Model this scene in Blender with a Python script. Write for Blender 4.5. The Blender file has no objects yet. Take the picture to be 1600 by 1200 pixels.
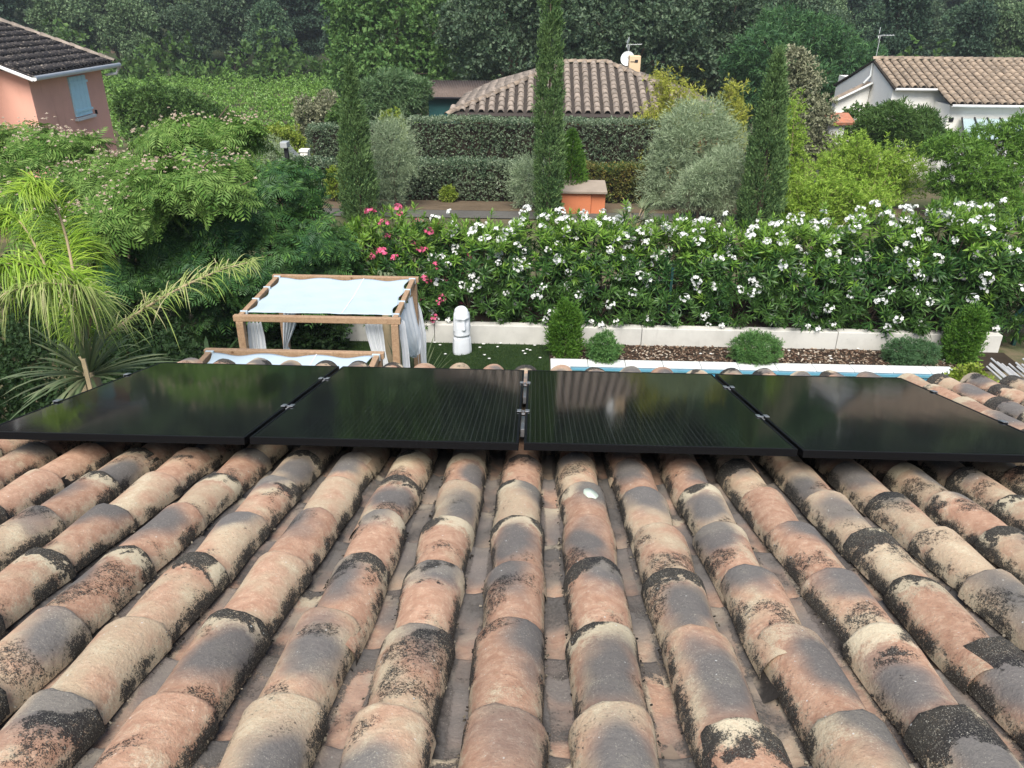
import bpy, bmesh, math, random
import numpy as np
from mathutils import Matrix, Vector
rad = math.radians
S = bpy.context.scene
COL = S.collection

# ------------------------------------------------------------------ camera
PITCH, YAW, ROLL, FOC, CAMZ = rad(25.916), rad(1.642), rad(0.508), 1235.56, 5.5
_f = np.array([0, math.cos(PITCH), -math.sin(PITCH)]); _u = np.array([0, math.sin(PITCH), math.cos(PITCH)]); _r = np.array([1., 0, 0])
_Rz = np.array([[math.cos(YAW), -math.sin(YAW), 0], [math.sin(YAW), math.cos(YAW), 0], [0, 0, 1]])
_f, _u, _r = _Rz @ _f, _Rz @ _u, _Rz @ _r
_r, _u = _r*math.cos(ROLL) + _u*math.sin(ROLL), _u*math.cos(ROLL) - _r*math.sin(ROLL)
cam_d = bpy.data.cameras.new('camera'); cam = bpy.data.objects.new('camera', cam_d); COL.objects.link(cam)
cam_d.sensor_width = 36; cam_d.lens = 36*FOC/1600; cam_d.clip_start = 0.05; cam_d.clip_end = 2000
cam.matrix_world = Matrix(((_r[0], _u[0], -_f[0], 0), (_r[1], _u[1], -_f[1], 0), (_r[2], _u[2], -_f[2], CAMZ), (0, 0, 0, 1)))
S.camera = cam

# ------------------------------------------------------------------ light
SUN_AZ, SUN_EL = rad(184), rad(54)      # azimuth clockwise from +Y: behind the camera, a little to the right
w = bpy.data.worlds.new('World'); S.world = w; w.use_nodes = True
nt = w.node_tree; nt.nodes.clear()
sky = nt.nodes.new('ShaderNodeTexSky'); sky.sky_type = 'NISHITA'; sky.sun_disc = False
sky.sun_elevation = SUN_EL; sky.sun_rotation = SUN_AZ; sky.air_density = 1.0; sky.dust_density = 2.0
bg = nt.nodes.new('ShaderNodeBackground'); bg.inputs['Strength'].default_value = 0.10
wo = nt.nodes.new('ShaderNodeOutputWorld')
nt.links.new(sky.outputs[0], bg.inputs['Color']); nt.links.new(bg.outputs[0], wo.inputs['Surface'])
sd = bpy.data.lights.new('sun', 'SUN'); sd.energy = 3.7; sd.angle = rad(40); sd.color = (1.0, 0.955, 0.88)
sun = bpy.data.objects.new('sun', sd); COL.objects.link(sun)
_sv = Vector((math.sin(SUN_AZ)*math.cos(SUN_EL), math.cos(SUN_AZ)*math.cos(SUN_EL), math.sin(SUN_EL)))
sun.rotation_euler = _sv.to_track_quat('Z', 'Y').to_euler()
S.view_settings.view_transform = 'Standard'; S.view_settings.look = 'None'
S.view_settings.exposure = .84; S.view_settings.gamma = 1.0; S.view_settings.use_curve_mapping = False
S.cycles.max_bounces = 8; S.cycles.transparent_max_bounces = 16; S.cycles.use_denoising = True
S.cycles.diffuse_bounces = 4; S.cycles.glossy_bounces = 4; S.cycles.transmission_bounces = 6

# ------------------------------------------------------------------ placing helpers (world points)
CAMP = np.array([0, 0, CAMZ])
def ay(px, py, Y):
    d = _f*FOC + _r*(px-800) - _u*(py-600); return CAMP + d*(Y/d[1])
def az(px, py, z):
    d = _f*FOC + _r*(px-800) - _u*(py-600); return CAMP + d*((z-CAMZ)/d[2])
def proj(P):
    P = np.asarray(P) - CAMP; z = P @ _f
    return 800 + FOC*(P @ _r)/z, 600 - FOC*(P @ _u)/z, z
GY = [-60, 16, 24, 27, 34, 45, 92, 150, 420]; GZ = [0, 0, -.25, -.55, -1.2, -2.2, -2.2, 9, 85]  # far hill raised so the panels mirror dark slope instead of sky
def gz(y): return float(np.interp(y, GY, GZ))

# ------------------------------------------------------------------ mesh helpers
def npmesh(name, V, F, mats=None, smooth=False, MI=None, UV=None):
    V = np.ascontiguousarray(V, dtype=np.float32); F = np.asarray(F, dtype=np.int32)
    me = bpy.data.meshes.new(name); k = F.shape[1]
    me.vertices.add(len(V)); me.vertices.foreach_set('co', V.ravel())
    me.loops.add(F.size); me.loops.foreach_set('vertex_index', F.ravel())
    me.polygons.add(len(F)); me.polygons.foreach_set('loop_start', np.arange(0, F.size, k, dtype=np.int32))
    me.polygons.foreach_set('use_smooth', np.full(len(F), smooth, dtype=bool))
    for m in (mats if isinstance(mats, (list, tuple)) else [mats]):
        if m: me.materials.append(m)
    if MI is not None: me.polygons.foreach_set('material_index', np.asarray(MI, dtype=np.int32))
    if UV is not None:
        uv = me.uv_layers.new(name='UVMap'); uv.data.foreach_set('uv', np.asarray(UV, dtype=np.float32)[F.ravel()].ravel())
    me.update(calc_edges=True)
    return me
def obj(name, me, parent=None, loc=(0, 0, 0), rot=(0, 0, 0)):
    o = bpy.data.objects.new(name, me); COL.objects.link(o); o.location = loc; o.rotation_euler = rot
    if parent: o.parent = parent
    return o
def thing(name, label, cat, loc=(0, 0, 0), group=None, rot=(0, 0, 0)):
    o = obj(name, None, None, loc, rot); o.empty_display_size = .2
    return tag(o, label, cat, group)
def tag(o, label, cat, group=None):
    o['label'] = label; o['category'] = cat
    if group: o['group'] = group
    return o
def kind(o, k): o['kind'] = k; return o
def wpart(name, me, parent):                     # mesh built in world coordinates under a thing that is not rotated
    return obj(name, me, parent, tuple(-Vector(parent.location)))
def dup(root, loc, rotz=0, scale=1, label=None):
    r = root.copy(); COL.objects.link(r); r.location = loc; r.rotation_euler = (0, 0, rotz)
    r.scale = (scale,)*3 if not isinstance(scale, tuple) else scale
    if label: r['label'] = label
    for ch in root.children:
        c = ch.copy(); COL.objects.link(c); c.parent = r
        for g in ch.children:
            d = g.copy(); COL.objects.link(d); d.parent = c
    return r
def cat(*parts):
    V = []; F = []; n = 0
    for v, f in parts:
        V.append(np.asarray(v, float)); F.append(np.asarray(f, int) + n); n += len(v)
    return np.concatenate(V), np.concatenate(F)
def nrm(a): return a/np.maximum(np.linalg.norm(a, axis=-1, keepdims=True), 1e-9)
def frames(D, N):
    y = nrm(D); x = nrm(np.cross(y, N)); z = np.cross(x, y); return x, y, z
def stamp(T, P, X, Y, Z, s):
    tv, tf = T; tv = np.asarray(tv); k = len(tv); n = len(P)
    s = np.broadcast_to(np.asarray(s, float), (n,))[:, None, None]
    V = P[:, None] + s*(tv[None, :, 0:1]*X[:, None] + tv[None, :, 1:2]*Y[:, None] + tv[None, :, 2:3]*Z[:, None])
    F = np.asarray(tf)[None] + (np.arange(n)*k)[:, None, None]
    return V.reshape(-1, 3), F.reshape(-1, 4)
def leaves(P, D, N, L, W, fold=.15, mid=.45):
    X, Y, Z = frames(np.asarray(D, float), np.asarray(N, float)); P = np.asarray(P, float); n = len(P)
    L = np.broadcast_to(np.asarray(L, float), (n,))[:, None]; W = np.broadcast_to(np.asarray(W, float), (n,))[:, None]
    a = P; b = P + Y*L*mid + X*W*.5 + Z*W*fold; c = P + Y*L; d = P + Y*L*mid - X*W*.5 + Z*W*fold
    V = np.stack([a, b, c, d], 1).reshape(-1, 3)
    return V, np.arange(4*n).reshape(-1, 4)
def strips(P, D, L, W, segs=3, droop=.5, taper=.15, N=(0, 0, 1)):
    P = np.asarray(P, float); D = nrm(np.asarray(D, float)); n = len(P)
    L = np.broadcast_to(np.asarray(L, float), (n,)); W = np.broadcast_to(np.asarray(W, float), (n,)); dr = np.broadcast_to(np.asarray(droop, float), (n,))
    X = nrm(np.cross(D, np.broadcast_to(np.asarray(N, float), D.shape)))
    rows = []
    for i in range(segs+1):
        t = i/segs; c = P + D*(L*t)[:, None]*(1-.25*dr*t)[:, None]; c = c.copy(); c[:, 2] -= dr*L*t*t
        wd = W*.5*(taper + (1-taper)*math.sin(math.pi*min(1, .25+.75*t)) if t < 1 else .02)
        rows += [c - X*wd[:, None], c + X*wd[:, None]]
    V = np.stack(rows, 1).reshape(-1, 3); k = 2*(segs+1)
    f = np.array([[2*i, 2*i+1, 2*i+3, 2*i+2] for i in range(segs)])
    return V, (f[None] + (np.arange(n)*k)[:, None, None]).reshape(-1, 4)
def tube(path, radii, sides=7, cap=True):
    path = np.asarray(path, float); m = len(path); radii = np.broadcast_to(np.asarray(radii, float), (m,))
    T = nrm(np.gradient(path, axis=0)); ref = np.array([0, 0, 1.]) if abs(T[0][2]) < .9 else np.array([0, 1., 0])
    X = nrm(np.cross(T, ref)); Y = np.cross(T, X); a = np.arange(sides)*2*math.pi/sides
    V = (path[:, None] + radii[:, None, None]*(np.cos(a)[None, :, None]*X[:, None] + np.sin(a)[None, :, None]*Y[:, None])).reshape(-1, 3)
    F = [[i*sides+j, i*sides+(j+1) % sides, (i+1)*sides+(j+1) % sides, (i+1)*sides+j] for i in range(m-1) for j in range(sides)]
    if cap:
        for r0 in (0, (m-1)*sides):
            for j in range(1, sides-2, 2): F.append([r0, r0+j, r0+j+1, r0+j+2])
            if sides % 2: F.append([r0, r0+sides-2, r0+sides-1, r0+sides-1][:3] + [r0+sides-1])
    F = [q for q in F if len(set(q)) == 4]
    return V, np.array(F)
BOXF = np.array([[0, 1, 3, 2], [4, 6, 7, 5], [0, 4, 5, 1], [2, 3, 7, 6], [0, 2, 6, 4], [1, 5, 7, 3]])
def box(x0, x1, y0, y1, z0, z1):
    V = np.array([[x, y, z] for x in (x0, x1) for y in (y0, y1) for z in (z0, z1)], float)
    return V, np.array([[0, 1, 3, 2], [4, 6, 7, 5], [0, 4, 5, 1], [2, 3, 7, 6], [0, 2, 6, 4], [1, 5, 7, 3]])
def beam(a, b, wd, ht, up=(0, 0, 1)):            # rectangular bar from a to b
    a = np.asarray(a, float); b = np.asarray(b, float); y = nrm(b-a); x = nrm(np.cross(y, np.asarray(up, float))); z = np.cross(x, y)
    V = np.array([p + x*sx*wd/2 + z*sz*ht/2 for sx in (-1, 1) for p in (a, b) for sz in (-1, 1)])
    return V, np.array([[0, 1, 3, 2], [4, 6, 7, 5], [0, 4, 5, 1], [2, 3, 7, 6], [0, 2, 6, 4], [1, 5, 7, 3]])
def bevel_me(name, parts, mat, off=.004, seg=2):
    V, F = cat(*parts); me = npmesh(name, V, F, mat)
    bm = bmesh.new(); bm.from_mesh(me); bmesh.ops.recalc_face_normals(bm, faces=bm.faces[:])
    bmesh.ops.bevel(bm, geom=bm.edges[:], offset=off, segments=seg, affect='EDGES', profile=.6)
    bm.to_mesh(me); bm.free(); return me
def lathe(prof, sides=16):                       # profile [(r, z)]
    a = np.arange(sides)*2*math.pi/sides
    V = np.array([[r*math.cos(t), r*math.sin(t), z] for r, z in prof for t in a])
    F = [[i*sides+j, i*sides+(j+1) % sides, (i+1)*sides+(j+1) % sides, (i+1)*sides+j] for i in range(len(prof)-1) for j in range(sides)]
    return V, np.array(F)
def sph(rng, n):
    return nrm(rng.normal(size=(n, 3)))

# ------------------------------------------------------------------ material helpers
class G:
    def __init__(s, name):
        s.m = bpy.data.materials.new(name); s.m.use_nodes = True; s.t = s.m.node_tree; s.t.nodes.clear()
        s.out = s.t.nodes.new('ShaderNodeOutputMaterial')
    def n(s, ty, **kw):
        nd = s.t.nodes.new('ShaderNode'+ty)
        for k, v in kw.items(): setattr(nd, k, v)
        return nd
    def put(s, sock, v):
        if hasattr(v, 'is_output'): s.t.links.new(v, sock)
        elif v is not None:
            if isinstance(v, (tuple, list)) and sock.type == 'RGBA' and len(v) == 3: v = (*v, 1)
            sock.default_value = v
    def math(s, op, a, b=None, c=None, clamp=False):
        nd = s.n('Math', operation=op, use_clamp=clamp)
        for i, v in enumerate((a, b, c)):
            if v is not None: s.put(nd.inputs[i], v)
        return nd.outputs[0]
    def add(s, a, b): return s.math('ADD', a, b)
    def mul(s, a, b): return s.math('MULTIPLY', a, b)
    def sub(s, a, b): return s.math('SUBTRACT', a, b)
    def sm(s, x, a, b, lo=0., hi=1.):
        nd = s.n('MapRange', interpolation_type='SMOOTHSTEP'); s.put(nd.inputs[0], x); s.put(nd.inputs[1], a); s.put(nd.inputs[2], b); s.put(nd.inputs[3], lo); s.put(nd.inputs[4], hi); return nd.outputs[0]
    def mix(s, f, a, b, blend='MIX'):
        nd = s.n('Mix', data_type='RGBA', blend_type=blend); s.put(nd.inputs[0], f); s.put(nd.inputs[6], a); s.put(nd.inputs[7], b); return nd.outputs[2]
    def noise(s, vec, scale, detail=3, rough=.55, col=False, dist=0.):
        nd = s.n('TexNoise'); s.put(nd.inputs['Vector'], vec); nd.inputs['Scale'].default_value = scale; nd.inputs['Detail'].default_value = detail; nd.inputs['Roughness'].default_value = rough; nd.inputs['Distortion'].default_value = dist
        return nd.outputs['Color' if col else 'Fac']
    def vor(s, vec, scale, feature='F1'):
        nd = s.n('TexVoronoi', feature=feature); s.put(nd.inputs['Vector'], vec); nd.inputs['Scale'].default_value = scale; return nd.outputs['Distance']
    def white(s, w):
        nd = s.n('TexWhiteNoise', noise_dimensions='1D'); s.put(nd.inputs['W'], w); return s.sep(nd.outputs['Color'])
    def sep(s, v):
        nd = s.n('SeparateXYZ'); s.put(nd.inputs[0], v); return nd.outputs[0], nd.outputs[1], nd.outputs[2]
    def comb(s, x, y, z):
        nd = s.n('CombineXYZ'); s.put(nd.inputs[0], x); s.put(nd.inputs[1], y); s.put(nd.inputs[2], z); return nd.outputs[0]
    def vmath(s, op, a, b):
        nd = s.n('VectorMath', operation=op); s.put(nd.inputs[0], a); s.put(nd.inputs[1], b); return nd.outputs[0]
    def ramp(s, f, stops):
        nd = s.n('ValToRGB'); s.put(nd.inputs[0], f); e = nd.color_ramp.elements
        while len(e) > 1: e.remove(e[-1])
        e[0].position = stops[0][0]; e[0].color = (*stops[0][1], 1)
        for p, c in stops[1:]:
            x = e.new(p); x.color = (*c, 1)
        return nd.outputs[0]
    def coord(s, k='Object'): return s.n('TexCoord').outputs[k]
    def pos(s): return s.n('NewGeometry').outputs['Position']
    def rnd(s):
        a = s.n('ObjectInfo').outputs['Random']; b = s.n('NewGeometry').outputs['Random Per Island']
        return s.math('FRACT', s.add(a, b))
    def bump(s, h, strength=.3, dist=.01):
        nd = s.n('Bump'); s.put(nd.inputs['Height'], h); nd.inputs['Strength'].default_value = strength; nd.inputs['Distance'].default_value = dist; return nd.outputs[0]
    def bsdf(s, col, rough=.8, spec=.3, normal=None, metal=0., **kw):
        b = s.n('BsdfPrincipled'); s.put(b.inputs['Base Color'], col); s.put(b.inputs['Roughness'], rough); s.put(b.inputs['Specular IOR Level'], spec); s.put(b.inputs['Metallic'], metal)
        if normal: s.put(b.inputs['Normal'], normal)
        for k, v in kw.items(): s.put(b.inputs[k], v)
        return b.outputs[0]
    def done(s, sh): s.t.links.new(sh, s.out.inputs['Surface']); return s.m

def foliage(name, stops, trans=.3, rough=.55, spec=.14, var=.35, vscale=1.2):
    g = G(name); r = g.rnd(); c = g.ramp(r, stops)
    n = g.noise(g.coord('Object'), vscale, 2); c = g.mix(g.sm(n, .3, .7, 0, var), c, stops[-1][1])
    p = g.bsdf(c, rough, spec); t = g.n('BsdfTranslucent'); g.put(t.inputs['Color'], g.mix(.5, c, (.10, .16, .02)))
    mx = g.n('MixShader'); mx.inputs[0].default_value = trans; g.t.links.new(p, mx.inputs[1]); g.t.links.new(t.outputs[0], mx.inputs[2])
    return g.done(mx.outputs[0])
def plain(name, col, rough=.7, spec=.3, var=.12, scale=8., bump=.1, metal=0., bscale=None):
    g = G(name); p = g.coord('Object'); n = g.noise(p, scale, 5, .6); n2 = g.noise(p, scale*9, 3, .6)
    c = g.mix(g.mul(g.sm(n, .3, .75), var), col, tuple(v*.45 for v in col)); c = g.mix(g.mul(n2, var*.8), c, tuple(min(1, v*1.35) for v in col))
    return g.done(g.bsdf(c, rough, spec, g.bump(n2, bump, .004), metal))

# ------------------------------------------------------------------ materials
def tile_material(name, channel=False):
    g = G(name); r = g.rnd(); uv = g.coord('UV'); u, v, _ = g.sep(uv)
    r1, r2, r3 = g.white(g.mul(r, 971.3)); r4, r5, r6 = g.white(g.add(g.mul(r, 577.7), 3.1))
    p = g.vmath('ADD', g.coord('Object'), g.comb(g.mul(r, 17.), g.mul(r, 31.), g.mul(r, 11.)))
    n1 = g.noise(p, 7, 3); n2 = g.noise(p, 26, 4, .6); n3 = g.noise(p, 95, 4, .7); n4 = g.noise(p, 310, 2, .6); n5 = g.noise(p, 55, 5, .72)
    terra = g.mix(g.sm(n2, .3, .7), (.32, .18, .12), (.43, .27, .185)); beige = g.mix(n3, (.35, .27, .18), (.48, .385, .27))
    c = g.mix(g.sm(g.add(n1, g.mul(g.sub(r1, .5), .46)), .44, .72), terra, beige)
    c = g.mix(g.sm(n3, .35, .75, 0, .55), c, (.33, .21, .135)); c = g.mix(g.sm(n5, .5, .72, 0, .5), c, (.56, .42, .30))
    e = g.mul(g.math('ABSOLUTE', g.sub(u, .5)), 6.6 if channel else 2.); n1w = g.noise(p, 4.5, 2); ns = g.noise(p, 62, 7, .84); nf = g.noise(p, 150, 4, .75)
    # fired-on grey flame marks
    du = g.mul(g.sub(u, g.add(.28, g.mul(r2, .44))), .26); dv = g.mul(g.sub(v, g.add(.45, g.mul(r3, .6))), .26)
    d = g.math('SQRT', g.add(g.mul(du, du), g.mul(dv, dv))); d = g.add(d, g.mul(g.sub(n1w, .5), .18))
    blob = g.mul(g.sm(d, .03, .112, 1, 0), g.sm(r4, .27, .31)); c = g.mix(g.mul(blob, .96), c, g.mix(n3, (.088, .084, .081), (.15, .142, .134)))
    # lichen: pale crust over flanks, nose and patches, peppered with black
    nose = g.sm(g.add(v, g.mul(g.sub(n2, .5), .34)), .70, .90); edge = g.sm(g.add(e, g.mul(g.sub(n2, .5), .5)), .35, .9)
    zone = g.math('MAXIMUM', g.mul(edge, .8), g.math('MAXIMUM', g.mul(nose, g.sm(r5, .25, .5)), g.mul(g.sm(n1, .48, .68), .62)))
    ng = g.noise(p, 230, 4, .8); mx_ = g.add(g.mul(ns, .5), g.mul(ng, .5)); cream = g.mul(g.sm(g.add(mx_, g.mul(g.sub(zone, .5), .34)), .43, .68), g.sub(1., g.mul(blob, .88)))
    c = g.mix(g.mul(cream, .84), c, g.mix(nf, (.36, .315, .21), (.66, .60, .44)))
    nz = g.mul(g.sm(g.add(v, g.add(g.mul(g.sub(n2, .5), .45), g.mul(g.sub(r6, .5), .24))), .74, .86), g.sm(g.add(r5, g.mul(g.sub(n1w, .5), 2.2)), .48, .74))
    K = g.math('MAXIMUM', nz, g.math('MAXIMUM', g.mul(g.sm(e, .36, .9), g.sm(n1, .36, .60, .4, 1.05)), g.mul(g.sm(n1w, .47, .66), .66)))
    thr = g.sub(.645, g.mul(K, .25)); black = g.sm(mx_, thr, g.add(thr, .05))
    bc = g.mix(g.sm(nf, .58, .68), (.014, .014, .015), (.085, .08, .075)); bc = g.mix(g.sm(n4, .64, .70), bc, (.38, .36, .30))
    c = g.mix(g.mul(black, .95), c, bc)
    sp = g.mul(g.sm(g.vor(p, 42), .10, .16, 1, 0), g.sm(n1w, .52, .62)); c = g.mix(g.mul(sp, .85), c, (.03, .027, .025))
    wd = g.mul(g.sm(g.vor(g.vmath('ADD', p, (3.3, 1.7, .4)), 38), .07, .12, 1, 0), g.sm(n2, .53, .62)); c = g.mix(g.mul(wd, .7), c, (.60, .61, .58))
    fs_ = g.mul(g.sm(ng, .57, .66), g.sm(n2, .38, .6)); c = g.mix(g.mul(fs_, .55), c, (.56, .52, .42)); ds_ = g.mul(g.sm(nf, .60, .68), g.sm(n1, .34, .58)); c = g.mix(g.mul(ds_, .75), c, (.045, .042, .04))
    c = g.mix(1., c, g.comb(*[g.add(.94, g.mul(r6, .26))]*3), 'MULTIPLY')
    if channel:
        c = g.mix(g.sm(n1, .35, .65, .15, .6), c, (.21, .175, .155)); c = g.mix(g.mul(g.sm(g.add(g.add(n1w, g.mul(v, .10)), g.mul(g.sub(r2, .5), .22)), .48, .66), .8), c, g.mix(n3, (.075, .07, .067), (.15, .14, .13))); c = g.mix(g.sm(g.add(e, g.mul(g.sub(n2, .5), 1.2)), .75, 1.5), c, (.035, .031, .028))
    h = g.add(g.mul(n3, .5), g.add(g.mul(n5, .6), g.mul(black, .5)))
    return g.done(g.bsdf(c, .88, .2, g.bump(h, .7, .007)))
M = {}
M['tile'] = tile_material('clay_cover_tile'); M['channel'] = tile_material('clay_channel_tile', True)
M['mortar'] = plain('mortar', (.22, .17, .13), .95, .1, .5, 6, .3)
M['wood'] = None
def wood_mat():
    g = G('honey_wood'); p = g.coord('Object'); n = g.noise(g.vmath('MULTIPLY', p, (3., 3., 3.)), 3, 4); gr = g.noise(p, 34, 4, .65, dist=1.5)
    c = g.ramp(gr, [(.25, (.21, .13, .078)), (.5, (.33, .215, .13)), (.75, (.42, .29, .185))]); c = g.mix(g.sm(n, .55, .75, 0, .5), c, (.22, .115, .055))
    kn = g.sm(g.vor(p, 3.2), .03, .075, 1, 0); c = g.mix(g.mul(kn, .8), c, (.10, .045, .02))
    return g.done(g.bsdf(c, .6, .3, g.bump(gr, .15, .002)))
M['wood'] = wood_mat()
def cloth_mat(nm, ca, cb):
    g = G(nm); p = g.coord('Object'); n = g.noise(p, 4, 4); c = g.mix(g.sm(n, .4, .8, 0, .5), ca, cb)
    b = g.bsdf(c, .85, .15, g.bump(g.noise(p, 9, 3), .25, .02)); t = g.n('BsdfTranslucent'); g.put(t.inputs['Color'], (.58, .66, .7)); mx = g.n('MixShader'); mx.inputs[0].default_value = .22
    g.t.links.new(b, mx.inputs[1]); g.t.links.new(t.outputs[0], mx.inputs[2]); return g.done(mx.outputs[0])
M['cloth'] = cloth_mat('white_canvas', (.50, .60, .665), (.44, .53, .60)); M['curtain'] = cloth_mat('white_voile', (.78, .80, .82), (.68, .70, .73))  # canvas tinted blue: sky light painted into the white cloth colour
def glass_mat():
    g = G('black_solar_cells'); x, y, z = g.sep(g.coord('Object'))
    def line(q, per, wdt): return g.sm(g.math('ABSOLUTE', g.sub(g.math('FRACT', g.math('DIVIDE', q, per)), .5)), .5-wdt*1.6, .5-wdt*.6)
    a = line(x, .0226, .05); dots = g.sm(g.math('ABSOLUTE', g.sub(g.math('FRACT', g.math('DIVIDE', y, .034)), .5)), .22, .34)
    b = line(y, .0955, .012); cgap = line(x, .1808, .008)
    c = g.mix(g.mul(a, g.add(.35, g.mul(dots, .65))), (.0025, .0032, .0036), (.038, .042, .04)); c = g.mix(g.mul(b, .5), c, (.03, .034, .036)); c = g.mix(g.mul(cgap, .6), c, (.03, .034, .036))
    p = g.coord('Object'); n = g.noise(p, 2.2, 4, .6); dust = g.sm(g.noise(p, 5, 5, .65), .45, .8, 0, .012); c = g.mix(dust, c, (.25, .23, .2))
    rg = g.add(.03, g.mul(n, .08)); nb = g.bump(g.noise(g.vmath('MULTIPLY', p, (1., .25, 1.)), 3.0, 2), .05, .02)
    return g.done(g.bsdf(c, rg, .24, nb))
M['cells'] = glass_mat()
M['frame'] = plain('black_anodised', (.003, .003, .0035), .5, .12, .2, 10, .02)
M['alu'] = plain('aluminium', (.42, .43, .44), .35, .5, .15, 20, .05, metal=.85)
def wall_mat(name, col, stain=.35, dark=(.25, .24, .22), scale=1.2):
    g = G(name); p = g.coord('Object'); n = g.noise(p, scale, 5, .6); st = g.noise(g.vmath('MULTIPLY', p, (2.5, 2.5, .35)), 2.0, 5, .65); gr = g.noise(p, 60, 3, .7)
    c = g.mix(g.sm(n, .35, .75, 0, stain), col, tuple(v*.72 for v in col)); c = g.mix(g.sm(st, .55, .8, 0, stain), c, dark); c = g.mix(g.mul(gr, .18), c, tuple(min(1, v*1.15) for v in col))
    return g.done(g.bsdf(c, .92, .15, g.bump(gr, .35, .006)))
M['white_wall'] = wall_mat('white_render', (.52, .51, .47), .7, scale=2.5); M['pink_wall'] = wall_mat('pink_render', (.74, .40, .305), .4, (.36, .16, .11))
M['cream_wall'] = wall_mat('cream_render', (.82, .80, .74), .2); M['orange_wall'] = wall_mat('orange_render', (.52, .18, .085), .3, (.3, .12, .07)); M['beige_wall'] = wall_mat('beige_render', (.62, .46, .29), .3, (.4, .3, .2))
M['teal'] = plain('teal_paint', (.02, .085, .085), .6); M['coping'] = wall_mat('pale_stone', (.56, .58, .57), .35, scale=3.)
M['shutter'] = plain('pale_blue_paint', (.50, .75, .85), .55, .3, .15, 5); M['white_paint'] = plain('white_paint', (.78, .78, .76), .5, .4, .15, 5)
M['statue'] = wall_mat('whitewashed_concrete', (.60, .63, .66), .3, (.5, .5, .5), 6.)
def old_tile(name, a, b, dark):
    g = G(name); r = g.rnd(); p = g.vmath('ADD', g.coord('Object'), g.comb(g.mul(r, 13.), g.mul(r, 7.), 0.)); n = g.noise(p, 4, 4, .65); n2 = g.noise(p, 16, 4, .7)
    c = g.mix(r, a, b); c = g.mix(g.sm(n, .42, .7, 0, .75), c, dark); c = g.mix(g.sm(n2, .52, .7, 0, .6), c, (.45, .38, .31))
    return g.done(g.bsdf(c, .9, .15, g.bump(n2, .4, .02)))
M['far_tile'] = old_tile('weathered_clay', (.29, .24, .20), (.22, .185, .155), (.09, .08, .072)); M['far_tile_b'] = old_tile('brown_clay', (.35, .27, .20), (.26, .205, .155), (.10, .085, .07))
M['dark_tile'] = old_tile('blackened_clay', (.035, .033, .036), (.05, .045, .045), (.02, .02, .022)); M['red_tile'] = old_tile('red_clay', (.42, .17, .10), (.36, .15, .09), (.2, .1, .07))
M['valley_shade'] = plain('roof_valley_shade', (.05, .042, .037), .95, .1, .3, 4, .2)  # near-black shell under the far tiles paints shade into their valleys
M['rust_roof'] = plain('brown_sheet_roof', (.13, .10, .085), .8, .2, .6, 3, .2)
M['bark'] = plain('bark', (.10, .075, .055), .95, .1, .5, 6, .6); M['palmwood'] = plain('dry_petiole', (.33, .26, .16), .9, .1, .4, 8, .3)
M['black'] = plain('black_metal', (.02, .02, .023), .5); M['greymetal'] = plain('grey_metal', (.42, .44, .44), .5, .5, .1, 10, .05, metal=.4)
M['greenmetal'] = plain('dark_green_metal', (.012, .045, .04), .5); M['dish'] = plain('dish_white', (.74, .76, .75), .5)
def ground_mat():
    g = G('dry_ground'); p = g.pos(); n = g.noise(p, .12, 5, .6); n2 = g.noise(p, 1.6, 6, .65); n3 = g.noise(p, 22, 3, .7)
    c = g.mix(g.sm(n2, .35, .65), (.055, .075, .03), (.16, .125, .08)); c = g.mix(g.sm(n, .4, .65), c, (.045, .065, .022)); c = g.mix(g.sm(g.sep(p)[1], 78, 92, 0, .92), c, g.mix(n2, (.014, .028, .014), (.03, .05, .022))); c = g.mix(g.mul(n3, .4), c, (.09, .075, .05))
    return g.done(g.bsdf(c, .95, .1, g.bump(n3, .5, .03)))
M['ground'] = ground_mat()
M['road'] = plain('old_asphalt', (.10, .095, .085), .95, .15, .5, 1.5, .3); M['verge'] = plain('dry_verge', (.12, .09, .06), .95, .1, .6, 2.2, .5)
M['verge_cap'] = plain('weathered_slab', (.30, .25, .20), .9, .15, .4, 3, .3)
M['soil'] = plain('dark_soil', (.035, .027, .02), .95, .1, .5, 5, .5)
M['lawnbase'] = plain('turf_mat', (.016, .032, .010), .95, .1, .5, 3, .4)
M['turf'] = foliage('turf_blade', [(0, (.018, .040, .010)), (.6, (.028, .058, .013)), (1, (.05, .075, .02))], .15, .6)
M['chips'] = None
def chip_mat():
    g = G('bark_chips'); r = g.rnd(); c = g.ramp(r, [(0, (.03, .018, .013)), (.4, (.075, .045, .03)), (.65, (.14, .09, .06)), (.85, (.28, .22, .16)), (1, (.45, .40, .33))]); return g.done(g.bsdf(c, .9, .15))
M['chips'] = chip_mat()
def litter_mat():
    g = G('roof_litter'); r = g.rnd(); c = g.ramp(r, [(0, (.012, .012, .011)), (.5, (.035, .03, .026)), (.8, (.10, .085, .065)), (1, (.25, .22, .17))]); return g.done(g.bsdf(c, .95, .1))
M['litter'] = litter_mat()
def water_mat():
    g = G('pool_water'); fr = g.n('Fresnel'); fr.inputs[0].default_value = 1.33; n = g.noise(g.pos(), 3, 3); nb = g.bump(n, .25, .03)
    t = g.n('BsdfTransparent'); g.put(t.inputs[0], (.62, .86, .92)); gl = g.n('BsdfGlossy'); gl.inputs['Roughness'].default_value = .04; g.put(gl.inputs['Normal'], nb); g.put(fr.inputs['Normal'], nb)
    mx = g.n('MixShader'); g.t.links.new(fr.outputs[0], mx.inputs[0]); g.t.links.new(t.outputs[0], mx.inputs[1]); g.t.links.new(gl.outputs[0], mx.inputs[2]); return g.done(mx.outputs[0])
M['water'] = water_mat(); M['liner'] = plain('pool_liner', (.30, .52, .62), .6, .3, .15, 3, .05)
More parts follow.
